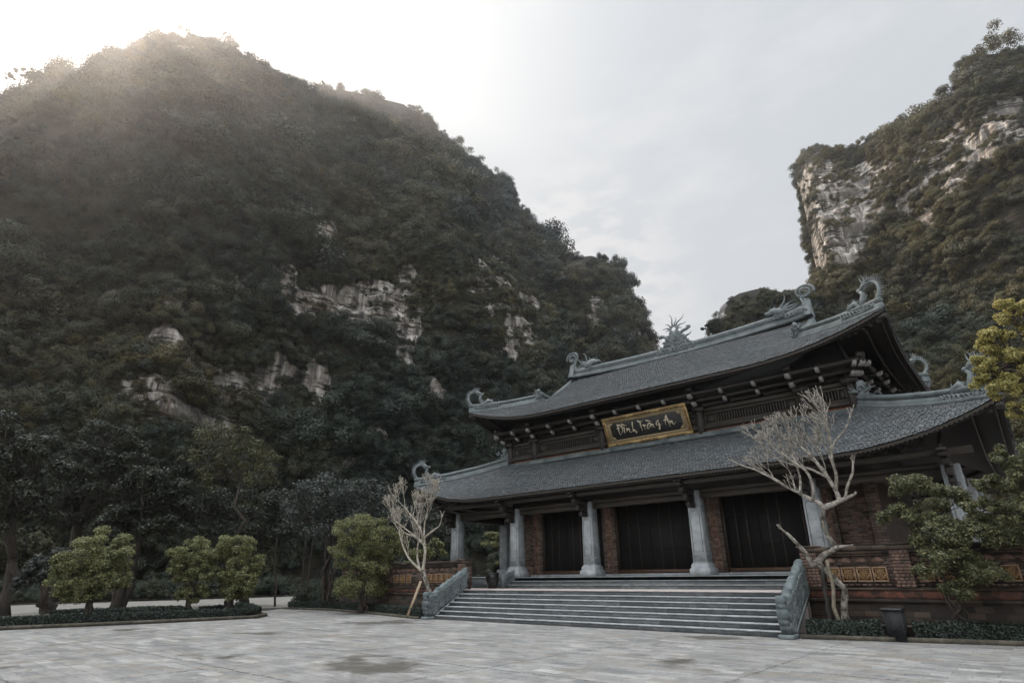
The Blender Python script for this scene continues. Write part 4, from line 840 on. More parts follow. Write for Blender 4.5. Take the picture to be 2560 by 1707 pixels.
for x in np.linspace(-11.5, 11.5, 47): mb.tube([(XC+x, YC-1.3, 5.32), (XC+x, YW+.1, 6.75)], .06, 6)
mb.build('rafter', M['wood'], temple)['kind'] = 'stuff'
mb = MB(); mb.box(XC-9.0, XC+9.0, YW+.12, 2*YM-YW, 4.95, 7.3); mb.build('wall_band', M['wood'], temple)
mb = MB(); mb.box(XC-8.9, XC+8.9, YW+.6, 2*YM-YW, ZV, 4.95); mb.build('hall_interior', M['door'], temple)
for x in (-B_, -A_, A_, B_):
    mb = MB(); mb.bbox(XC+x-.33, XC+x+.33, YW-.1, YW+.3, ZV+.1, 4.95); pier = mb.build('brick_pier', M['paneledbrick'], temple)
    tb = MB()
    for i in range(7): tb.bbox(XC+x-.17, XC+x+.17, YW-.125, YW-.103, ZV+.14+i*.46, ZV+.14+i*.46+.44, .02)
    tl = tb.build('terracotta_facing', M['terra'], pier); rb = MB()
    for i in range(7): spiral(rb, (XC+x, YW-.13, ZV+.36+i*.46), .11, 2, .012, ph=i)
    rb.build('relief', M['terra2'], pier); bb = MB(); bb.bbox(XC+x-.4, XC+x+.4, YW-.18, YW+.3, ZV, ZV+.1); bb.build('pier_base', M['stone'], pier)
for x0, x1 in ((-B_+.33, -A_-.33), (-A_+.33, A_-.33), (A_+.33, B_-.33)):
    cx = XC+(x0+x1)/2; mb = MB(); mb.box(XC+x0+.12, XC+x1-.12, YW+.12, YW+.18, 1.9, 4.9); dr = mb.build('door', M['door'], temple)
    n = 8; w_ = (x1-x0-.24)/n
    for i in range(n+1):
        xs = XC+x0+.12+i*w_; st = MB(); st.bbox(xs-.028, xs+.028, YW+.07, YW+.117, 1.9, 4.9, .01)
        if i % 2 == 0 or True: st.build('stile', M['doorstile'] if i % 3 else M['door'], dr)
    pn = MB()
    for i in range(n):
        for z in (2.75, 3.9): pn.bbox(XC+x0+.12+i*w_+.05, XC+x0+.12+(i+1)*w_-.05, YW+.09, YW+.117, z, z+.05, .01)
    pn.build('cross_rail', M['door'], dr)
    sl_ = MB(); sl_.bbox(XC+x0+.003, XC+x1-.003, YW+.0, YW+.2, ZV+.12, 1.9, .02); sl_.build('door_sill', M['sill'], dr)
    th = MB(); th.bbox(XC+x0-.05+.12, XC+x1-.07, YW-.16, YW+.15, ZV, ZV+.115, .02); th.build('threshold', M['stone'], dr)
    jb = MB(); jb.bbox(XC+x0+.003, XC+x0+.115, YW-.02, YW+.2, 1.905, 4.9); jb.build('jamb', M['doorstile'], dr); jb = MB(); jb.bbox(XC+x1-.115, XC+x1-.003, YW-.02, YW+.2, 1.905, 4.9); jb.build('jamb', M['doorstile'], dr)
for sx in (-1, 1):
    a, b = sorted((XC+sx*(B_+.33), XC+sx*8.6)); mb = MB(); mb.box(a, b, YW+.0, YW+.25, ZV, 4.95); bp = mb.build('brick_panel', M['paneledbrick'], temple)
    mb = MB(); mb.bbox(a, b, YW-.04, YW-.003, ZV+.02, ZV+.5, .02); mb.build('terracotta_dado', M['terra'], bp)
    gr = MB(); rg = np.random.default_rng(7)
    for r in range(26):
        z = 2.2+r*.1; xx = a+.05
        while xx < b-.1:
            L_ = rg.choice((.09, .18, .27)); 
            if rg.random() < .55: gr.box(xx, min(xx+L_, b-.03), YW-.02, YW-.002, z, z+.055)
            xx += L_+.05
    gr.build('brick_pattern', M['terra'], bp)
    c_ = XC+sx*8.8; mb = MB(); mb.bbox(c_-.2, c_+.2, YW-.1, YW+.3, ZV, 4.95); pr = mb.build('brick_pier', M['paneledbrick'], temple)
    mb = MB(); mb.box(XC+sx*8.99-.02, XC+sx*8.99+.02, YW+.3, 2*YM-YW, ZV, 4.95); mb.build('side_wall', M['sidebrick'], temple)
# raised floor and its three steps
mb = MB(); mb.box(XC-12.2, XC+12.2, Y1+2*TR+.03, 36.4, .5, ZV-.004); mb.build('plinth_floor', M['tread'], temple)
UW = 7.0
for k in range(3):
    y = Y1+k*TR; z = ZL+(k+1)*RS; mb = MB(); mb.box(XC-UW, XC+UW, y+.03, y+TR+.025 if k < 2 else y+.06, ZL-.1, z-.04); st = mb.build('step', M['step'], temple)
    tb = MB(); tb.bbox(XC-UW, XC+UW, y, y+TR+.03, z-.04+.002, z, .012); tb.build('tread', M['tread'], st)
mb = MB(); mb.box(XC-12.2, XC-UW-.25, Y1+.55, Y1+.606, ZL-.1, ZV-.01); mb.box(XC+UW+.25, XC+12.2, Y1+.55, Y1+.606, ZL-.1, ZV-.01); mb.build('plinth_face', M['step'], temple)
mb = MB(); mb.bbox(XC-12.2, XC-UW-.25, Y1+.5, Y1+.64, ZV-.008, ZV+.03, .01); mb.build('plinth_edge', M['whitecap'], temple)
# carved dragon cheek beside the short flight
def cheek(name, x, y0, y1, zb, zt, th, parent, wave=5):
    mb = MB(); n = 40; t = np.linspace(0, 1, n); y = y0+(y1-y0)*t; top = zb+.55+(zt-zb-.55)*t+.07*np.abs(np.sin(t*math.pi*wave)); bot = zb+(zt-zb-.85)*np.clip(t-.02, 0, 1)
    rings = [[(x-th, y[i], bot[i]), (x+th, y[i], bot[i]), (x+th, y[i], top[i]-.04), (x+th*.6, y[i], top[i]), (x-th*.6, y[i], top[i]), (x-th, y[i], top[i]-.04)] for i in range(n)]
    mb.loft(rings); return mb
mb = cheek('', XC-UW-.12, Y1-.25, Y1+.75, ZL, ZL+.78, .09, None, 3)
for i in range(5): spiral(mb, (XC-UW-.02, Y1-.1+.18*i, ZL+.35+.07*i), .11, 1.4, .03, nrm=(0, 1))
mb.build('step_cheek', M['carved'], temple, smooth=True)
# ------------------------------------------------------------------ terrace, wide stairs and their carved sides
mb = MB(); mb.box(-30.4, 9.4, 20.55, 45, -.2, ZL-.006); mb.box(XC-7.3, XC+7.3, Y0+6*TR+TR, 20.548, -.2, ZL-.008); tag(mb.build('terrace', M['landing']), 'pinkish paved terrace at the top of the wide stairs', kind='structure')
SWD = 7.15; stair = thing('staircase', (XC, Y0, 0), 'wide grey stone staircase of seven steps up from the plaza', 'staircase')
for k in range(7):
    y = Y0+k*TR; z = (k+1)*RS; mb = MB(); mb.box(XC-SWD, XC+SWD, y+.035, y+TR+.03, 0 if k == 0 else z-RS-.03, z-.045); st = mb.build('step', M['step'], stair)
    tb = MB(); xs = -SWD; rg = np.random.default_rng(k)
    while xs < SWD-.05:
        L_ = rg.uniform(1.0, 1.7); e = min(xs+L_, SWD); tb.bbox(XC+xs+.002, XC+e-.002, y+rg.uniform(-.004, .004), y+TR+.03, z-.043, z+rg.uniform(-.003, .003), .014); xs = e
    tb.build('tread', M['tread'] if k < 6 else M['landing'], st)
def balustrade(sx, label):
    x = XC+sx*(SWD+.17); t_ = thing('balustrade', (x, Y0-.3, 0), label, 'balustrade', None); th = .13
    ys = np.linspace(Y0-.30, Y0+2.0, 80); u = (ys-ys[0])/(ys[-1]-ys[0])
    top = np.interp(u, [0, .015, .05, .2, .24, 1], [.9, 1.02, 1.06, 1.06, 1.16, 2.02])+np.where(u > .18, .055*np.abs(np.sin((u-.18)*22)), .02*np.sin(u*40)); bot = np.interp(u, [0, .12, 1], [.12, .12, 1.15])
    fr = np.interp(ys, [ys[0], ys[0]+.2], [0, 0]); mb = MB()
    mb.loft([[(x-th, y, b), (x+th, y, b), (x+th, y, tp-.05), (x+th*.55, y, tp), (x-th*.55, y, tp), (x-th, y, tp-.05)] for y, b, tp in zip(ys, bot, top)])
    for z, r in ((.28, .09), (.42, .12), (.6, .16), (.82, .11), (.95, .13)): mb.tube([(x-th*.98, Y0-.29, z), (x+th*.98, Y0-.29, z)], r, 12)       # scrolled front
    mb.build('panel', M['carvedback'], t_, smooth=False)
    cv = MB(); rg = np.random.default_rng(31)
    for s in (-1, 1):
        for i in range(17):
            uu = .06+.9*i/16; y = ys[0]+uu*2.3; lo = np.interp(uu, [0, .12, 1], [.12, .12, 1.15]); hi = np.interp(uu, [0, .2, .24, 1], [1.0, 1.0, 1.1, 1.95])
            for j in range(3):
                z = lo+(hi-lo)*(.25+.27*j)+rg.uniform(-.03, .03); spiral(cv, (x+s*(th+.004), y+rg.uniform(-.04, .04), z), rg.uniform(.085, .13), 1.5, .03, nrm=(0, 1), ph=rg.uniform(0, 6), dirn=rg.choice((-1, 1)), n=24)
            wavy(cv, (x+s*(th+.003), y, lo+.05), (x+s*(th+.003), y+.1, hi-.08), .028, .12, i, 5, nrm=(1, 0, 0), tip=.5)
    cv.build('scroll_relief', M['carved'], t_, smooth=True)
    bs = MB(); bs.bbox(x-.2, x+.2, Y0-.42, Y0+.15, 0, .11, .015)
    bs.loft([[(x-.17, y, z-.12), (x+.17, y, z-.12), (x+.17, y, z), (x-.17, y, z)] for y, z in ((Y0+.16, .22), (Y0+2.0, 1.2))]); bs.build('base_rail', M['carved'], t_)
balustrade(-1, 'carved grey stone stair balustrade at the foot of the smaller bare tree'); balustrade(1, 'carved grey stone stair balustrade beside the larger bare tree')
# ------------------------------------------------------------------ brick parapet walls with glazed panels
YP = 20.42
def parapet(name, x0, x1, piers, panels, label):
    t_ = thing(name, ((x0+x1)/2, YP, 0), label, 'wall'); y0, y1 = YP, YP+.32
    mb = MB(); mb.box(x0, x1, y0+.02, y1, -.1, .96); mb.build('base', M['darkbrick'], t_)
    for z0, z1, dy, mt in ((.24, .30, -.05, 'kerb'), (.86, .96, -.05, 'darkbrick'), (.965, 1.17, -.02, 'terra2'), (1.173, 1.24, -.07, 'darkbrick'), (2.10, 2.16, -.03, 'darkbrick'), (2.163, 2.25, -.08, 'darkbrick'), (2.253, 2.37, -.13, 'darkbrick')):
        mb = MB(); mb.bbox(x0, x1, y0+dy, y1-dy*.5, z0, z1, .015); mb.build('coping' if z0 > 2 else 'band', M[mt], t_)
    mb = MB(); mb.box(x0, x1, y0+.06, y1-.06, 1.243, 2.097); mb.build('wall_face', M['brick'], t_)
    mb = MB()
    for px in np.arange(x0+.1, x1-.1, .16): mb.bbox(px, px+.1, y0+.02, y0+.058, 1.30, 1.34, .005); mb.bbox(px, px+.1, y0+.02, y0+.058, 1.86, 1.90, .005)
    mb.build('brick_dentils', M['brick'], t_)
    mb = MB()
    for px in np.arange(x0+.2, x1-.3, .42): mb.prism([(px, 1.93), (px+.36, 1.93), (px+.30, 2.02), (px+.18, 2.08), (px+.06, 2.02)], y0+.035, y0+.058)
    mb.build('terracotta_motif', M['terra'], t_)
    for px in piers:
        mb = MB(); mb.bbox(px-.24, px+.24, y0-.1, y1+.06, 1.245, 2.24, .01); mb.bbox(px-.3, px+.3, y0-.15, y1+.1, 2.373, 2.43, .01); mb.build('pier', M['brick'], t_)
        mb = MB()
        for r in range(11):
            for q in range(4):
                bx = px-.235+q*.12+(.03 if r % 2 else 0); mb.bbox(bx, min(bx+.1, px+.235), y0-.115, y0-.098, 1.26+r*.088, 1.26+r*.088+.07, .006)
        mb.build('pier_brick', M['terra'], t_)
    for px in panels:
        mb = MB(); w, h, zc = .19, .2, 1.60; yy = y0+.05
        for a in ((px-w, px+w, zc+h-.04, zc+h), (px-w, px+w, zc-h, zc-h+.04), (px-w, px-w+.04, zc-h+.041, zc+h-.041), (px+w-.04, px+w, zc-h+.041, zc+h-.041)): mb.bbox(a[0], a[1], yy-.035, yy+.005, a[2], a[3], .008)
        pn = mb.build('glazed_panel', M['panelrim'], t_)
        mb = MB(); mb.box(px-w+.04, px+w-.04, yy-.012, yy+.004, zc-h+.04, zc+h-.04); mb.build('panel_ground', M['panelback'], pn)
        g = MB(); yy -= .02
        def bar(a, b, r=.011): g.tube([(px+a[0], yy, zc+a[1]), (px+b[0], yy, zc+b[1])], r, 4)
        g.tube([(px+.12*math.cos(q), yy, zc+.115*math.sin(q)-.01) for q in np.linspace(0, 6.28, 25)], .011, 4)
        for i in range(5): z = .13-.05*i; ww = (.14, .1, .12, .1, .12)[i]; bar((-ww, z), (ww, z))
        bar((0, .15), (0, -.15))
        for s in (-1, 1): bar((s*.05, .09), (s*.05, -.04)); bar((s*.09, .14), (s*.09, .06)); bar((s*.04, -.03), (s*.07, -.14)); bar((s*.1, -.02), (s*.1, -.11)); bar((s*.14, .03), (s*.14, -.13))
        g.build('panel_tracery', M['ochre'], pn)
    return t_
parapet('parapet_wall', XC+7.38, 9.5, [XC+7.62, -3.10, -.15], [-4.93, -4.52, -4.11, -3.70, -2.6, -2.15, -1.7, -1.25, -.75, .4, .85], 'blackened brick parapet with ochre glazed panels on the bare-tree and bin side of the stairs')
parapet('parapet_wall', -30.5, XC-7.30, [XC-7.56], [-23.1, -22.72, -22.34, -21.96, -21.58, -24.6, -25.1, -25.6], 'blackened brick parapet with ochre panels half hidden behind the smaller bare tree')
# ------------------------------------------------------------------ urn and low wall on the terrace
urn = thing('urn', (-20.55, 22.3, ZL), 'big dark glazed urn standing on the terrace beside the short upper steps', 'urn')
mb = MB(); mb.lathe([(.20, ZL), (.23, ZL+.03), (.30, ZL+.3), (.335, ZL+.5), (.33, ZL+.6), (.30, ZL+.66)], -20.55, 22.3, 32); mb.build('body', M['urn'], urn, smooth=True)
mb = MB(); t = np.linspace(0, 6.2832, 33); mb.tube(np.stack([-20.55+.30*np.cos(t), 22.3+.30*np.sin(t), np.full(33, ZL+.67)], 1), .035, 8); mb.build('rim', M['urn'], urn, smooth=True)
lw = thing('low_wall', (-27.2, 27.5, ZL), 'low grey wall with a white cap behind the urn', 'wall')
mb = MB(); mb.box(-33, -25.6, 27.4, 27.7, ZL-.1, 1.46); mb.build('wall_face', M['step'], lw); mb = MB(); mb.bbox(-33, -25.6, 27.34, 27.76, 1.462, 1.63, .01); mb.build('cap', M['whitecap'], lw)
# ================================================================== planting
def pxblob(x, y, rx, ry, Y):
    c = atY(x, y, Y); e = atY(x+rx, y, Y); u = atY(x, y-ry, Y); return (c, (np.linalg.norm(e-c), np.linalg.norm(e-c)*.9, np.linalg.norm(u-c)))
def pxdist(x, y, dist):       # point a given ground distance from the camera along a measured direction
    d = ray(x, y); return CAM+d*dist/math.hypot(d[0], d[1])
def dblob(x, y, rx, ry, dist):
    c = pxdist(x, y, dist); e = pxdist(x+rx, y, dist); u = pxdist(x, y-ry, dist); return (c, (np.linalg.norm(e-c), np.linalg.norm(e-c), np.linalg.norm(u-c)))
def ground(x, dist): d = ray(x, 1390); h = math.hypot(d[0], d[1]); return np.array([d[0]/h*dist, d[1]/h*dist, 0.])
# big dark trees along the road on the left
def row(name, label, cat, bx, dist, bl, mat, n, size, seed, **k):
    return tree(name, label, cat, ground(bx, dist), [dblob(*b, dist) for b in bl], mat, n, size, seed=seed, **k)
row('broadleaf_tree', 'tall dark glossy tree on two trunks, farthest along its row from the temple', 'tree', 15, 40, [(10,1010,90,70),(90,1070,80,80),(-40,1080,90,90),(60,1160,100,70),(-20,1200,80,70)], 'dleaf', 23400, 0.187, 201, tr=.22, stems=2, group='dark trees along the road')
row('broadleaf_tree', 'dark tree with a domed crown, rising above the blue grey shrub', 'tree', 120, 44, [(245,1010,75,50),(190,1080,80,60),(290,1080,70,60),(230,1150,100,70),(150,1190,70,60)], 'dleaf', 23400, 0.187, 202, tr=.26, stems=2, group='dark trees along the road')
row('broadleaf_tree', 'dark large leaved tree with a cluster of leaning stems behind the largest round shrub', 'tree', 270, 41, [(330,1120,80,60),(400,1150,80,60),(340,1200,100,60),(270,1220,70,50),(410,1210,70,40)], 'dleaf', 21600, 0.202, 203, tr=.2, stems=5, group='dark trees along the road')
row('airy_tree', 'airy olive tree with thin visible branches standing above the two smaller round shrubs', 'tree', 530, 42, [(520,1010,75,50),(470,1060,60,50),(580,1050,70,55),(520,1100,90,50),(610,1100,40,35)], 'oleaf', 7000, .17, 204, tr=.13, per=18, subr=.26, bare=20)
row('broadleaf_tree', 'dense dark tree filling the gap below the airy olive tree', 'tree', 560, 46, [(470,1170,90,60),(560,1180,100,60),(640,1190,70,70),(520,1230,110,50),(640,1250,70,50)], 'dleaf', 23400, 0.173, 205, tr=.2, stems=3, group='dark trees along the road')
row('grey_leaved_tree', 'grey green small leaved tree on many thin stems beside the road saplings', 'tree', 755, 38, [(740,1140,80,50),(700,1190,70,60),(800,1160,70,50),(760,1220,90,55)], 'gleaf', 11000, .15, 206, tr=.09, stems=6)
row('grey_leaved_tree', 'dark grey green tree with a yellowish top, rising just behind the smaller bare tree', 'tree', 860, 36, [(830,1130,45,35),(880,1170,60,60),(850,1230,70,60),(930,1210,60,70)], 'gleaf', 9000, .15, 207, tr=.1, stems=3)
for i, (x, d) in enumerate(((632, 44), (690, 43), (700, 41))):
    m = MB(); b = ground(x, d); rg = np.random.default_rng(i); limb(m, rg, b-np.array([0, 0, .1]), pxdist(x+4+8*i, 1235, d), .07, .05, .03); t_ = thing('sapling', b, ('slim dark sapling by the road, standing apart from the other two', 'slim dark sapling by the road, middle one of the three', 'slim dark leaning sapling by the road, nearest to the temple of the three')[i], 'sapling', 'saplings by the road'); m.build('stem', M['bark'], t_, smooth=True)
    m = MB(); cl = clumps(rg, [(pxdist(x+4+8*i, 1230, d), (.7, .7, .5))], 8); cloud(m, rg, cl, 500, .2); m.build('crown', M['dleaf'], t_)
# rounded clipped shrubs in the bed
def dome(label, bx, dist, bl, n, seed, mat='tleaf', size=.088, stems=3, tr=.09):
    return tree('topiary_shrub', label, 'shrub', ground(bx, dist), [dblob(*b, dist) for b in bl], mat, n, size, tr=tr, stems=stems, seed=seed, per=30, subr=.27, low=-.95, up=.6, lo=.55, group='rounded shrubs in the planting beds')
dome('largest round yellow green shrub, a wide dome over the clipped hedge', 205, 31, [(220,1265,88,56),(160,1310,58,50),(265,1275,44,42),(280,1325,30,28),(180,1345,60,36),(235,1330,60,36),(190,1362,66,22)], 48000, 301)
dome('blue grey shrub on a thick dark trunk half hidden by the largest round shrub', 110, 34, [(90,1310,45,40),(55,1330,28,25),(130,1290,40,35)], 9000, 302, 'gleaf', .13, 1, .22)
dome('small mushroom shaped yellow green shrub on a thin trunk', 432, 33, [(440,1268,54,38),(420,1308,48,34),(480,1285,32,34),(455,1330,46,28),(440,1365,44,20)], 25000, 303)
dome('yellow green shrub with ragged lobes at the tip of the island bed', 530, 33, [(540,1262,54,44),(512,1295,42,42),(588,1292,28,26),(550,1325,54,34),(545,1360,50,22)], 31000, 304)
dome('tall loose yellow green shrub partly behind the smaller bare tree', 830, 33.0, [(815,1215,60,38),(860,1240,62,50),(800,1270,48,44),(850,1300,60,44),(905,1255,40,45),(825,1345,66,34)], 42000, 305, 'tleaf', .085)
# small trees that stand clear on the skyline
for i, (x, y, dist, rx, lab) in enumerate(((38, 172, 148, 34, 'thin spreading tree alone on the skyline at the low shoulder of the biggest mountain'), (735, 196, 170, 16, 'small tree on the skyline where the farther ridge meets the biggest mountain'), (1622, 752, 104, 14, 'small tree leaning out from the foot of the wooded hill behind the roof ridge'))):
    c = pxdist(x, y, dist); b = pxdist(x+6, y+rx*1.3, dist); tree('ridge_tree', lab, 'tree', b, [dblob(x-rx*.5, y+4, rx*.45, rx*.2, dist), dblob(x+rx*.3, y-rx*.2, rx*.5, rx*.25, dist), dblob(x+rx*.75, y+rx*.2, rx*.3, rx*.16, dist)], 'dleaf', 900, .42, tr=.14, stems=2, seed=700+i, per=9, subr=.3, group='trees on the skyline')
# hedges
def hedge(label, pts, w, z0, z1, seed, dens=900, size=.07, name='hedge', cat='hedge'):
    rg = np.random.default_rng(seed); P = np.array([(*p, 0) for p in pts], float); seg = np.linalg.norm(np.diff(P, axis=0), axis=1); tot = seg.sum(); u = np.concatenate([[0], np.cumsum(seg)])
    t_ = thing(name, (P[0][0], P[0][1], 0), label, cat); n = int(tot/.25)+2; s = np.linspace(0, tot, n); C = np.stack([np.interp(s, u, P[:, 0]), np.interp(s, u, P[:, 1])], 1)
    T = np.gradient(C, axis=0); T /= np.linalg.norm(T, axis=1)[:, None]; S = np.stack([-T[:, 1], T[:, 0]], 1); mb = MB(); wv = w/2-.05
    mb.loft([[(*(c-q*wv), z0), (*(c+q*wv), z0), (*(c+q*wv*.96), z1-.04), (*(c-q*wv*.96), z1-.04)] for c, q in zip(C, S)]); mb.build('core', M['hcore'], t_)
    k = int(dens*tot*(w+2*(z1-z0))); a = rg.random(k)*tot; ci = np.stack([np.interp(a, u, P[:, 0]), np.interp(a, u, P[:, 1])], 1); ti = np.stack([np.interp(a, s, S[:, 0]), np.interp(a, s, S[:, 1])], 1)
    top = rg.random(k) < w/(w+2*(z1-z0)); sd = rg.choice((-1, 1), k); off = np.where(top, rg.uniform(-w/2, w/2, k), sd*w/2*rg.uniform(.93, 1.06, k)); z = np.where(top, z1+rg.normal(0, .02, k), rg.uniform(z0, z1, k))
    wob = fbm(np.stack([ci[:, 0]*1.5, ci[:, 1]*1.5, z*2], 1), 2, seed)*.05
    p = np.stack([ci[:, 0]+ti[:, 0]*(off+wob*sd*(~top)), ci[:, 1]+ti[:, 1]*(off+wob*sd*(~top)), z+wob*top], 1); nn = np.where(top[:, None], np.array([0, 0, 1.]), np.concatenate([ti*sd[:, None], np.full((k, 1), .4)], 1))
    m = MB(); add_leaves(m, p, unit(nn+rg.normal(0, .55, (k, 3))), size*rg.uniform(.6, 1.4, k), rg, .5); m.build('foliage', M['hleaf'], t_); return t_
def kerb(pts, w, z, label):
    P = np.array([(*p, 0) for p in pts], float); mb = MB(); T = np.gradient(P, axis=0); T /= np.linalg.norm(T, axis=1)[:, None]; S = np.stack([-T[:, 1], T[:, 0], 0*T[:, 0]], 1)
    mb.loft([[p-s*w/2, p+s*w/2, p+s*w/2+np.array([0, 0, z]), p-s*w/2+np.array([0, 0, z])] for p, s in zip(P, S)]); return tag(mb.build('kerb', M['kerb']), label, kind='structure')
kerb([(-5.55, 18.42), (-3.5, 18.9), (-1, 19.5), (9, 20.1)], .14, .11, 'low mossy stone kerb of the bed with the bin')
hedge('low dark clipped hedge between the stair balustrade and the bin', [(-5.45, 18.62), (-3.68, 19.05)], .36, .02, .46, 401)
hedge('low dark clipped hedge running from the bin past the broad olive shrub', [(-3.02, 19.25), (-1, 19.72), (3, 19.95)], .36, .02, .45, 402)
# island bed on the left: border hedge, inner lumps, strap leaves
iL = [(-29.6, 1.0), (-29.3, 6), (-28.35, 10), (-27.75, 14.2), (-29.0, 15.4), (-32.5, 16.6)]
kerb(iL, .2, .13, 'dark stone kerb round the island bed of hedges')
hedge('long dark border hedge along the plaza side of the island bed', [(-29.9, 1.0), (-29.62, 6), (-28.7, 10), (-28.2, 14.0)], .4, .05, .42, 403)
hedge('back border hedge of the island bed, running away from the plaza', [(-28.3, 14.2), (-29.3, 15.1), (-32.5, 16.3), (-36, 17.4)], .4, .05, .40, 404)
hedge('wide low clipped hedge block in the middle of the island bed', [(-30.6, 9.3), (-30.4, 12.2)], 1.0, .05, .50, 405)
hedge('narrow clipped hedge behind the wide block in the island bed', [(-33.0, 7.8), (-32.3, 12.8)], .9, .05, .46, 406)
hedge('low clipped hedge mound at the end of the island bed farthest from the temple', [(-31.8, 1.8), (-31.3, 5.4)], 1.3, .05, .55, 407)
hedge('small clipped hedge block near the tip of the island bed', [(-30.3, 13.1), (-31.2, 14.6)], .8, .05, .46, 408)
m = MB(); rg = np.random.default_rng(6)
for i in range(900):
    x = rg.uniform(-31.3, -29.9); y = rg.uniform(4.5, 10.5); a = rg.uniform(0, 6.28); L_ = rg.uniform(.25, .5); u = np.array([math.cos(a), math.sin(a), 0]); s = np.array([-u[1], u[0], 0])*.02
    b = np.array([x, y, .05]); q = b+u*L_*.4+np.array([0, 0, L_*.75]); e = b+u*L_*.9+np.array([0, 0, L_*.55]); m.add([b-s, b+s, q+s, q-s, e], [(0, 1, 2, 3), (3, 2, 4)])
tag(m.build('strap_leaves', M['lily']), 'pale strap leaved ground cover inside the island bed', kind='stuff')
sheet('soil_bed', [(-29.4, -3), (-29.1, 6), (-28.1, 10), (-27.6, 14.4), (-29, 15.6), (-36, 17.6), (-38.5, 17), (-38.5, -3)], .012, M['soil'], 'dark soil of the island bed of hedges')
bl_ = [(-34.9, 20.0), (-31.5, 20.6), (-27, 19.95), (-20.9, 18.35)]
kerb([(a, b-.35) for a, b in bl_], .16, .10, 'stone kerb of the bed beside the smaller bare tree'); hedge('low dark hedge between the road and the balustrade by the smaller bare tree', bl_, .36, .03, .40, 409)
sheet('soil_bed', [(-35.2, 19.9), (-31.5, 20.3), (-27, 19.6), (-20.8, 18.05), (-20.5, 20.4), (-30.5, 20.9), (-35.2, 27)], .012, M['soil'], 'dark soil of the bed beside the smaller bare tree')
sheet('soil_bed', [(-5.6, 18.5), (-3.5, 18.97), (-1, 19.57), (9, 20.2), (9, 20.45), (-5.6, 20.45)], .012, M['soil'], 'dark soil of the bed with the bin')
# low undergrowth beyond the road and under the trees
rg = np.random.default_rng(77); n = 1500; X = rg.uniform(-78, -37, n); Y = rg.uniform(8, 62, n); k = ((X < -61) | (Y > 46+.2*(X+40)) | ((X > -37.5-.0*Y) & (Y > 30))) & (Y > 4); X, Y = X[k], Y[k]; n = len(X)
s = .9*np.exp(rg.normal(0, .3, n)); scatter('undergrowth', np.stack([X, Y, s*.25], 1), tilt(np.tile([0, 0, 1.], (n, 1)), rg), np.stack([s, s, s*1.1], 1), rg.integers(0, 7, n), rg.uniform(.1, .55, n), bush_src, 'low grey green undergrowth beyond the road and under the trees')
m = 260; X = rg.uniform(-36, -30.8, m); Y = rg.uniform(21, 40, m); s = .7*np.exp(rg.normal(0, .3, m)); scatter('undergrowth', np.stack([X, Y, s*.2], 1), tilt(np.tile([0, 0, 1.], (m, 1)), rg), np.stack([s, s, s], 1), rg.integers(0, 7, m), rg.uniform(.1, .5, m), bush_src, 'dark shrubby undergrowth beside the terrace')
# bushes seen through the open side of the veranda, and dark trees behind them
tree('garden_shrub', 'yellowish shrub showing over the parapet behind the smaller bare tree', 'shrub', (-31.6, 27, 0), [((-31.4, 27, 2.5), (1.3, 1.2, 1.0)), ((-30.7, 27.5, 3.3), (.9, .9, .8)), ((-32.4, 26.6, 2.0), (1.1, 1, .9))], 'tleaf', 6500, .13, tr=.07, stems=3, seed=411, per=12, subr=.3)
tree('garden_shrub', 'yellow green bush seen through the veranda, behind the urn', 'shrub', (-31.5, 36.5, 1), [((-31.4, 36, 2.9), (1.0, 1, .9)), ((-30.7, 36, 3.9), (.8, .8, 1.0)), ((-33.6, 36, 4.2), (.9, .9, 1.1))], 'tleaf', 6000, .13, tr=.07, stems=3, seed=412, per=12, subr=.3)
for i, (x, y, h, lab) in enumerate(((-41, 36, 7, 'dark tree seen between the corner column and the next, in front of its neighbours'), (-38, 46, 9, 'dark tree behind the open end of the veranda, farther than its neighbour'), (-33, 50, 9, 'dark tree behind the hall, seen past the side column'))):
    tree('broadleaf_tree', lab, 'tree', (x, y, 0), [((x, y, h*.75), (2.6, 2.6, 2)), ((x+1.6, y, h*.55), (2, 2, 1.6)), ((x-1.6, y, h*.5), (2, 2, 1.6)), ((x, y-1, h*.35), (2.4, 2, 1.4))], 'dleaf', 6500, .26, tr=.18, stems=2, seed=420+i, group='dark trees behind the hall')
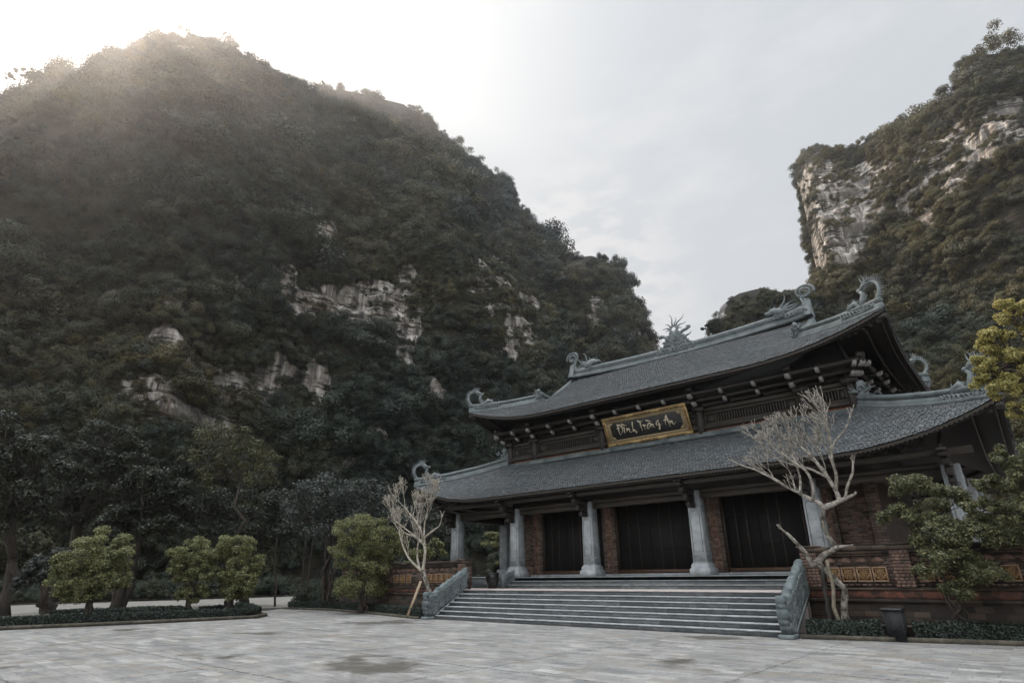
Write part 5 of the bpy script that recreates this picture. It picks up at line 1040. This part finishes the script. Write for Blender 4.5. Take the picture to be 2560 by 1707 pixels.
# bare frangipani trees: blunt forking branches
def bare_tree(label, base, mains, seed, mat, r0, depth, L0, spread, name='bare_tree', up=.35, rmin=.013, split=(2, 3), bias=(0, 0, 0)):
    t_ = thing(name, base, label, 'tree', 'leafless trees beside the stairs'); rg = np.random.default_rng(seed); tr = MB(); br = MB(); bias = np.array(bias, float)
    def grow(p, d, L_, r, lev):
        n = 4; P = [p]; dd = d.copy()
        for i in range(n): dd = unit(dd+rg.normal(0, .09, 3)+np.array([0, 0, up*.16])+bias*.06); P.append(P[-1]+dd*L_/n)
        r1 = max(rmin, r*.8); br.tube(P, np.linspace(r, r1, n+1), 6 if r > .03 else 5)
        if lev <= 0: return
        k = int(rg.integers(split[0], split[1]+1)) if split[0] < split[1] else 2+int(rg.random() < .38); a0 = rg.uniform(0, 6.28); e1 = unit(np.cross(dd, [0.3, .2, 1.])); e2 = np.cross(dd, e1)
        for i in range(k):
            a = a0+i*2*math.pi/k+rg.normal(0, .3); sp_ = spread*rg.uniform(.6, 1.3); q = unit(dd*math.cos(sp_)+(e1*math.cos(a)+e2*math.sin(a))*math.sin(sp_)+np.array([0, 0, up*.4])+bias*.12)
            grow(P[-1], q, L_*rg.uniform(.66, 1.0), max(rmin, r1*(.84 if k == 2 else .74)), lev-1)
    for path, rad, lev, L_ in mains:
        P = np.array(path, float); n = len(P); tt = np.linspace(0, n-1, 6*(n-1)+1); Q = np.stack([np.interp(tt, range(n), P[:, c]) for c in range(3)], 1)
        for _ in range(3): Q[1:-1] = (Q[:-2]+2*Q[1:-1]+Q[2:])/4
        R = np.interp(tt, np.linspace(0, n-1, len(rad)), rad)*(1+rg.normal(0, .05, len(tt))); (tr if rad[0] > .085 else br).tube(Q, R, 9)
        if lev >= 0:
            d = unit(Q[-1]-Q[-4]); grow(Q[-1], d, L_, rad[-1], lev)
            for f in (.55, .8): 
                if L_ > 0 and lev > 2: grow(Q[int(f*len(Q))], unit(d+rg.normal(0, .45, 3)+np.array([0, 0, .5])), L_*.8, rad[-1]*.75, lev-1)
    tr.build('trunk', M['baretrunk'], t_, smooth=True); br.build('branches', M[mat], t_, smooth=True); return t_
def c4(x, y, Y): return atY((1760+x*.34014)/DS, (1130+y*.34014)/DS, Y)
def c2(x, y, Y): return atY((1760+x*.34014)/DS, (650+y*.34014)/DS, Y)
def v1(x, y, Y): return atY((1000+x*.2551)/DS, (1180+y*.2551)/DS, Y)
yt = 19.55
bare_tree('larger pale bare tree with a crooked trunk propped by poles beside the stairs', (-4.6, yt, 0), [
    ([c4(1042,1262,yt), c4(1030,1120,yt), c4(1040,1010,yt), c4(960,930,yt), c4(880,860,yt), c4(835,800,yt-.05)], [.115, .09, .085, .08, .09, .08], -1, 0),
    ([c4(835,810,yt), c4(790,830,yt-.1), c4(755,745,yt-.2), c4(650,635,yt-.25)], [.10, .085, .065, .05], 2, 0.22),
    ([c4(840,800,yt), c4(880,755,yt), c4(960,715,yt+.05), c4(960,680,yt+.05), c4(890,580,yt), c4(868,500,yt), c4(880,410,yt)], [.09, .088, .078, .064, .06, .056, .062], -1, 0),
    ([c4(960,705,yt), c4(1020,690,yt-.1), c4(1065,688,yt-.2)], [.06, .04, .03], 0, 0.15),
    ([c4(880,412,yt), c4(850,370,yt), c4(800,350,yt+.05), c4(705,305,yt+.1), c4(600,250,yt+.1)], [.075, .06, .055, .045, .035], 4, 0.45),
    ([c4(600,250,yt+.1), c4(480,180,yt), c4(380,130,yt-.1), c4(260,90,yt-.1)], [.035, .03, .026, .024], 1, 0.22),
    ([c4(800,355,yt), c4(805,250,yt-.2), c4(760,140,yt-.3), c4(640,60,yt-.3)], [.05, .042, .038, .03], 4, 0.40),
    ([c4(705,305,yt), c4(710,200,yt+.3), c4(680,90,yt+.3), c4(560,10,yt+.35)], [.038, .034, .03, .026], 4, 0.40),
    ([c4(880,405,yt), c4(940,385,yt), c4(1030,345,yt), c4(1100,312,yt-.05)], [.085, .08, .06, .035], 0, 0.11),
    ([c4(1000,360,yt), c4(970,280,yt+.1), c4(900,170,yt+.1), c4(800,40,yt)], [.075, .06, .052, .042], 5, 0.45),
    ([c4(970,280,yt+.1), c4(975,170,yt-.2), c4(940,60,yt-.3), c4(930,-60,yt-.3)], [.055, .045, .04, .034], 5, 0.44),
    ([c4(1040,340,yt), c4(1050,260,yt-.1), c4(1090,160,yt-.15)], [.045, .04, .034], 2, 0.25),
    ([c4(920,190,yt+.1), c4(780,120,yt+.2), c4(620,80,yt+.3)], [.04, .034, .028], 4, 0.37),
    ([c4(930,0,yt-.2), c2(960,1330,yt-.2), c2(1010,1280,yt-.2)], [.036, .032, .028], 2, 0.37)],
    501, 'barepale', .1, 5, .6, .52, bias=(-.5, 0, .3), split=(2, 2), rmin=.011)
ys = 19.0
bare_tree('smaller bare tree with a dense fan of twigs and a plank leaning on it', (-21.0, ys, 0), [
    ([v1(330,1330,ys), v1(290,1170,ys), v1(245,1040,ys), v1(225,960,ys)], [.12, .10, .1, .1], -1, 0),
    ([v1(215,970,ys), v1(170,930,ys), v1(90,850,ys-.2), v1(35,740,ys-.3), v1(5,640,ys-.3)], [.075, .06, .05, .042, .035], 4, 0.40),
    ([v1(225,960,ys), v1(240,850,ys), v1(250,760,ys), v1(225,690,ys), v1(170,640,ys), v1(60,600,ys)], [.085, .07, .065, .05, .04, .03], 4, 0.44),
    ([v1(195,960,ys), v1(170,850,ys+.3), v1(170,740,ys+.3), v1(190,640,ys+.4), v1(200,520,ys+.4)], [.06, .05, .045, .04, .034], 5, 0.42),
    ([v1(240,720,ys), v1(240,640,ys+.1), v1(300,590,ys), v1(370,540,ys)], [.055, .05, .045, .03], 2, 0.29),
    ([v1(225,690,ys), v1(215,580,ys-.3), v1(150,470,ys-.4), v1(90,400,ys-.4)], [.05, .042, .036, .03], 5, 0.42),
    ([v1(235,640,ys+.1), v1(240,500,ys+.3), v1(270,380,ys+.3)], [.045, .036, .03], 5, 0.40),
    ([v1(170,640,ys), v1(60,560,ys+.3), v1(-40,480,ys+.4)], [.036, .03, .026], 5, 0.40)],
    502, 'barewarm', .1, 5, .6, .5, up=.45, bias=(-.15, 0, .2), split=(2, 3), rmin=.010)
for i, (a, b, r, mt, lab, cat) in enumerate((((c4(1015,1375,18.95)), c4(905,790,19.35), .055, 'pole', 'pale lichen covered pole propping the larger bare tree', 'pole'), ((c4(920,1260,19.5)), c4(870,830,19.5), .07, 'darkpole', 'dark thick pole propping the larger bare tree, set behind the hedge', 'pole'))):
    m = MB(); rg = np.random.default_rng(i); limb(m, rg, np.array(a)*[1, 1, 0], b, r, r*.85, .025, 10, 10); tag(m.build('prop_pole', M[mt], None, org=(a[0], a[1], 0), smooth=True), lab, cat)
m = MB(); a = v1(70,1395,18.3)*np.array([1, 1, 0]); b = v1(205,1065,18.9); dd = unit(b-a); sd = unit(np.cross(dd, [0, 1, 0])); fw = np.cross(dd, sd)
m.loft([[p-sd*.075-fw*.02, p+sd*.075-fw*.02, p+sd*.075+fw*.02, p-sd*.075+fw*.02] for p in (a, b)]); tag(m.build('prop_plank', M['plank'], None, org=a), 'raw wooden plank leaning against the smaller bare tree', 'plank')
# bin
bn = thing('bin', (-3.36, 19.05, 0), 'tall tapered black slatted bin at the kerb under the parapet', 'bin')
m = MB(); m.loft([[(-3.36-w_, 19.05-w_, z), (-3.36+w_, 19.05-w_, z), (-3.36+w_, 19.05+w_, z), (-3.36-w_, 19.05+w_, z)] for w_, z in ((.19, 0), (.225, .72))]); m.build('body', M['plastic'], bn)
m = MB()
for i in range(11):
    u = -.19+.038*i
    for nx, ny in ((0, -1), (1, 0)):
        m.loft([[(-3.36+(u*k*1-.010 if nx == 0 else nx*w_), 19.05+(ny*w_ if nx == 0 else u*k-.010), z), (-3.36+(u*k+.010 if nx == 0 else nx*w_), 19.05+(ny*w_ if nx == 0 else u*k+.010), z), (-3.36+(u*k+.010 if nx == 0 else nx*(w_+.012)), 19.05+(ny*(w_+.012) if nx == 0 else u*k+.010), z), (-3.36+(u*k-.010 if nx == 0 else nx*(w_+.012)), 19.05+(ny*(w_+.012) if nx == 0 else u*k-.010), z)] for w_, k, z in ((.191, .86, .03), (.2235, 1, .69))])
m.build('slat', M['plastic'], bn)
m = MB(); m.bbox(-3.36-.25, -3.36+.25, 18.8, 19.3, .72, .78, .02); m.build('rim', M['plastic'], bn)
# shrubs and yellow tree on the right
tree('garden_shrub', 'broad olive shrub hiding the brick parapet beyond the bin', 'shrub', (-2.1, 19.9, 0), [pxblob(*b, Y) for b, Y in (((2100,1120,60,40), 20.1), ((2075,1190,55,40), 20.0), ((2180,1150,60,45), 20.0), ((2150,1230,80,55), 19.8), ((2230,1230,80,60), 19.7), ((2190,1310,85,55), 19.6), ((2260,1320,60,50), 19.7), ((2300,1230,60,60), 19.8), ((2190,1360,60,30), 19.6))], 'sleaf', 34000, .085, tr=.035, stems=4, bark='bark', seed=511, per=20, subr=.34, bare=10)
tree('garden_shrub', 'olive green shrub tree with dense leaves below the sunlit yellow tree', 'shrub', (1.2, 19.6, 0), [pxblob(*b, Y) for b, Y in (((2310,1060,50,40), 19.3), ((2350,1110,60,50), 19.2), ((2270,1120,45,35), 19.4), ((2340,1180,60,50), 19.3), ((2390,1060,60,60), 19.3), ((2400,1240,60,60), 19.4), ((2250,1165,50,22), 19.3))], 'sleaf', 26000, .085, tr=.06, stems=3, seed=512, per=16, subr=.3)
tree('yellow_tree', 'sunlit yellow leaved tree in front of the temple roof corner', 'tree', (2.6, 17.0, 0), [pxblob(*b, Y) for b, Y in (((2330,720,45,45), 17.0), ((2255,845,40,34), 16.9), ((2290,790,50,40), 17.0), ((2300,830,60,50), 17.0), ((2270,870,45,40), 17.0), ((2350,850,50,60), 17.1), ((2310,900,55,45), 17.0), ((2345,950,35,30), 17.0), ((2400,760,60,70), 17.2), ((2420,900,70,80), 17.2), ((2460,800,80,80), 17.2))], 'yleaf', 62000, .062, tr=.13, seed=513, per=15, subr=.32)

# ------------------------------------------------------------------ hazy air
mb = MB(); mb.box(-450, 290, -190, 450, -2.6, 262); hz = mb.build('haze', None)
hm = bpy.data.materials.new('haze'); hm.use_nodes = True; hn = hm.node_tree.nodes; hn.remove(hn['Principled BSDF'])
pv = hn.new('ShaderNodeVolumePrincipled'); pv.inputs['Color'].default_value = (.93, .95, 1, 1); pv.inputs['Density'].default_value = .0004; pv.inputs['Anisotropy'].default_value = .78
hm.node_tree.links.new(pv.outputs[0], hn['Material Output'].inputs['Volume']); hz.data.materials.append(hm); tag(hz, 'thin hazy air over the valley', kind='stuff')
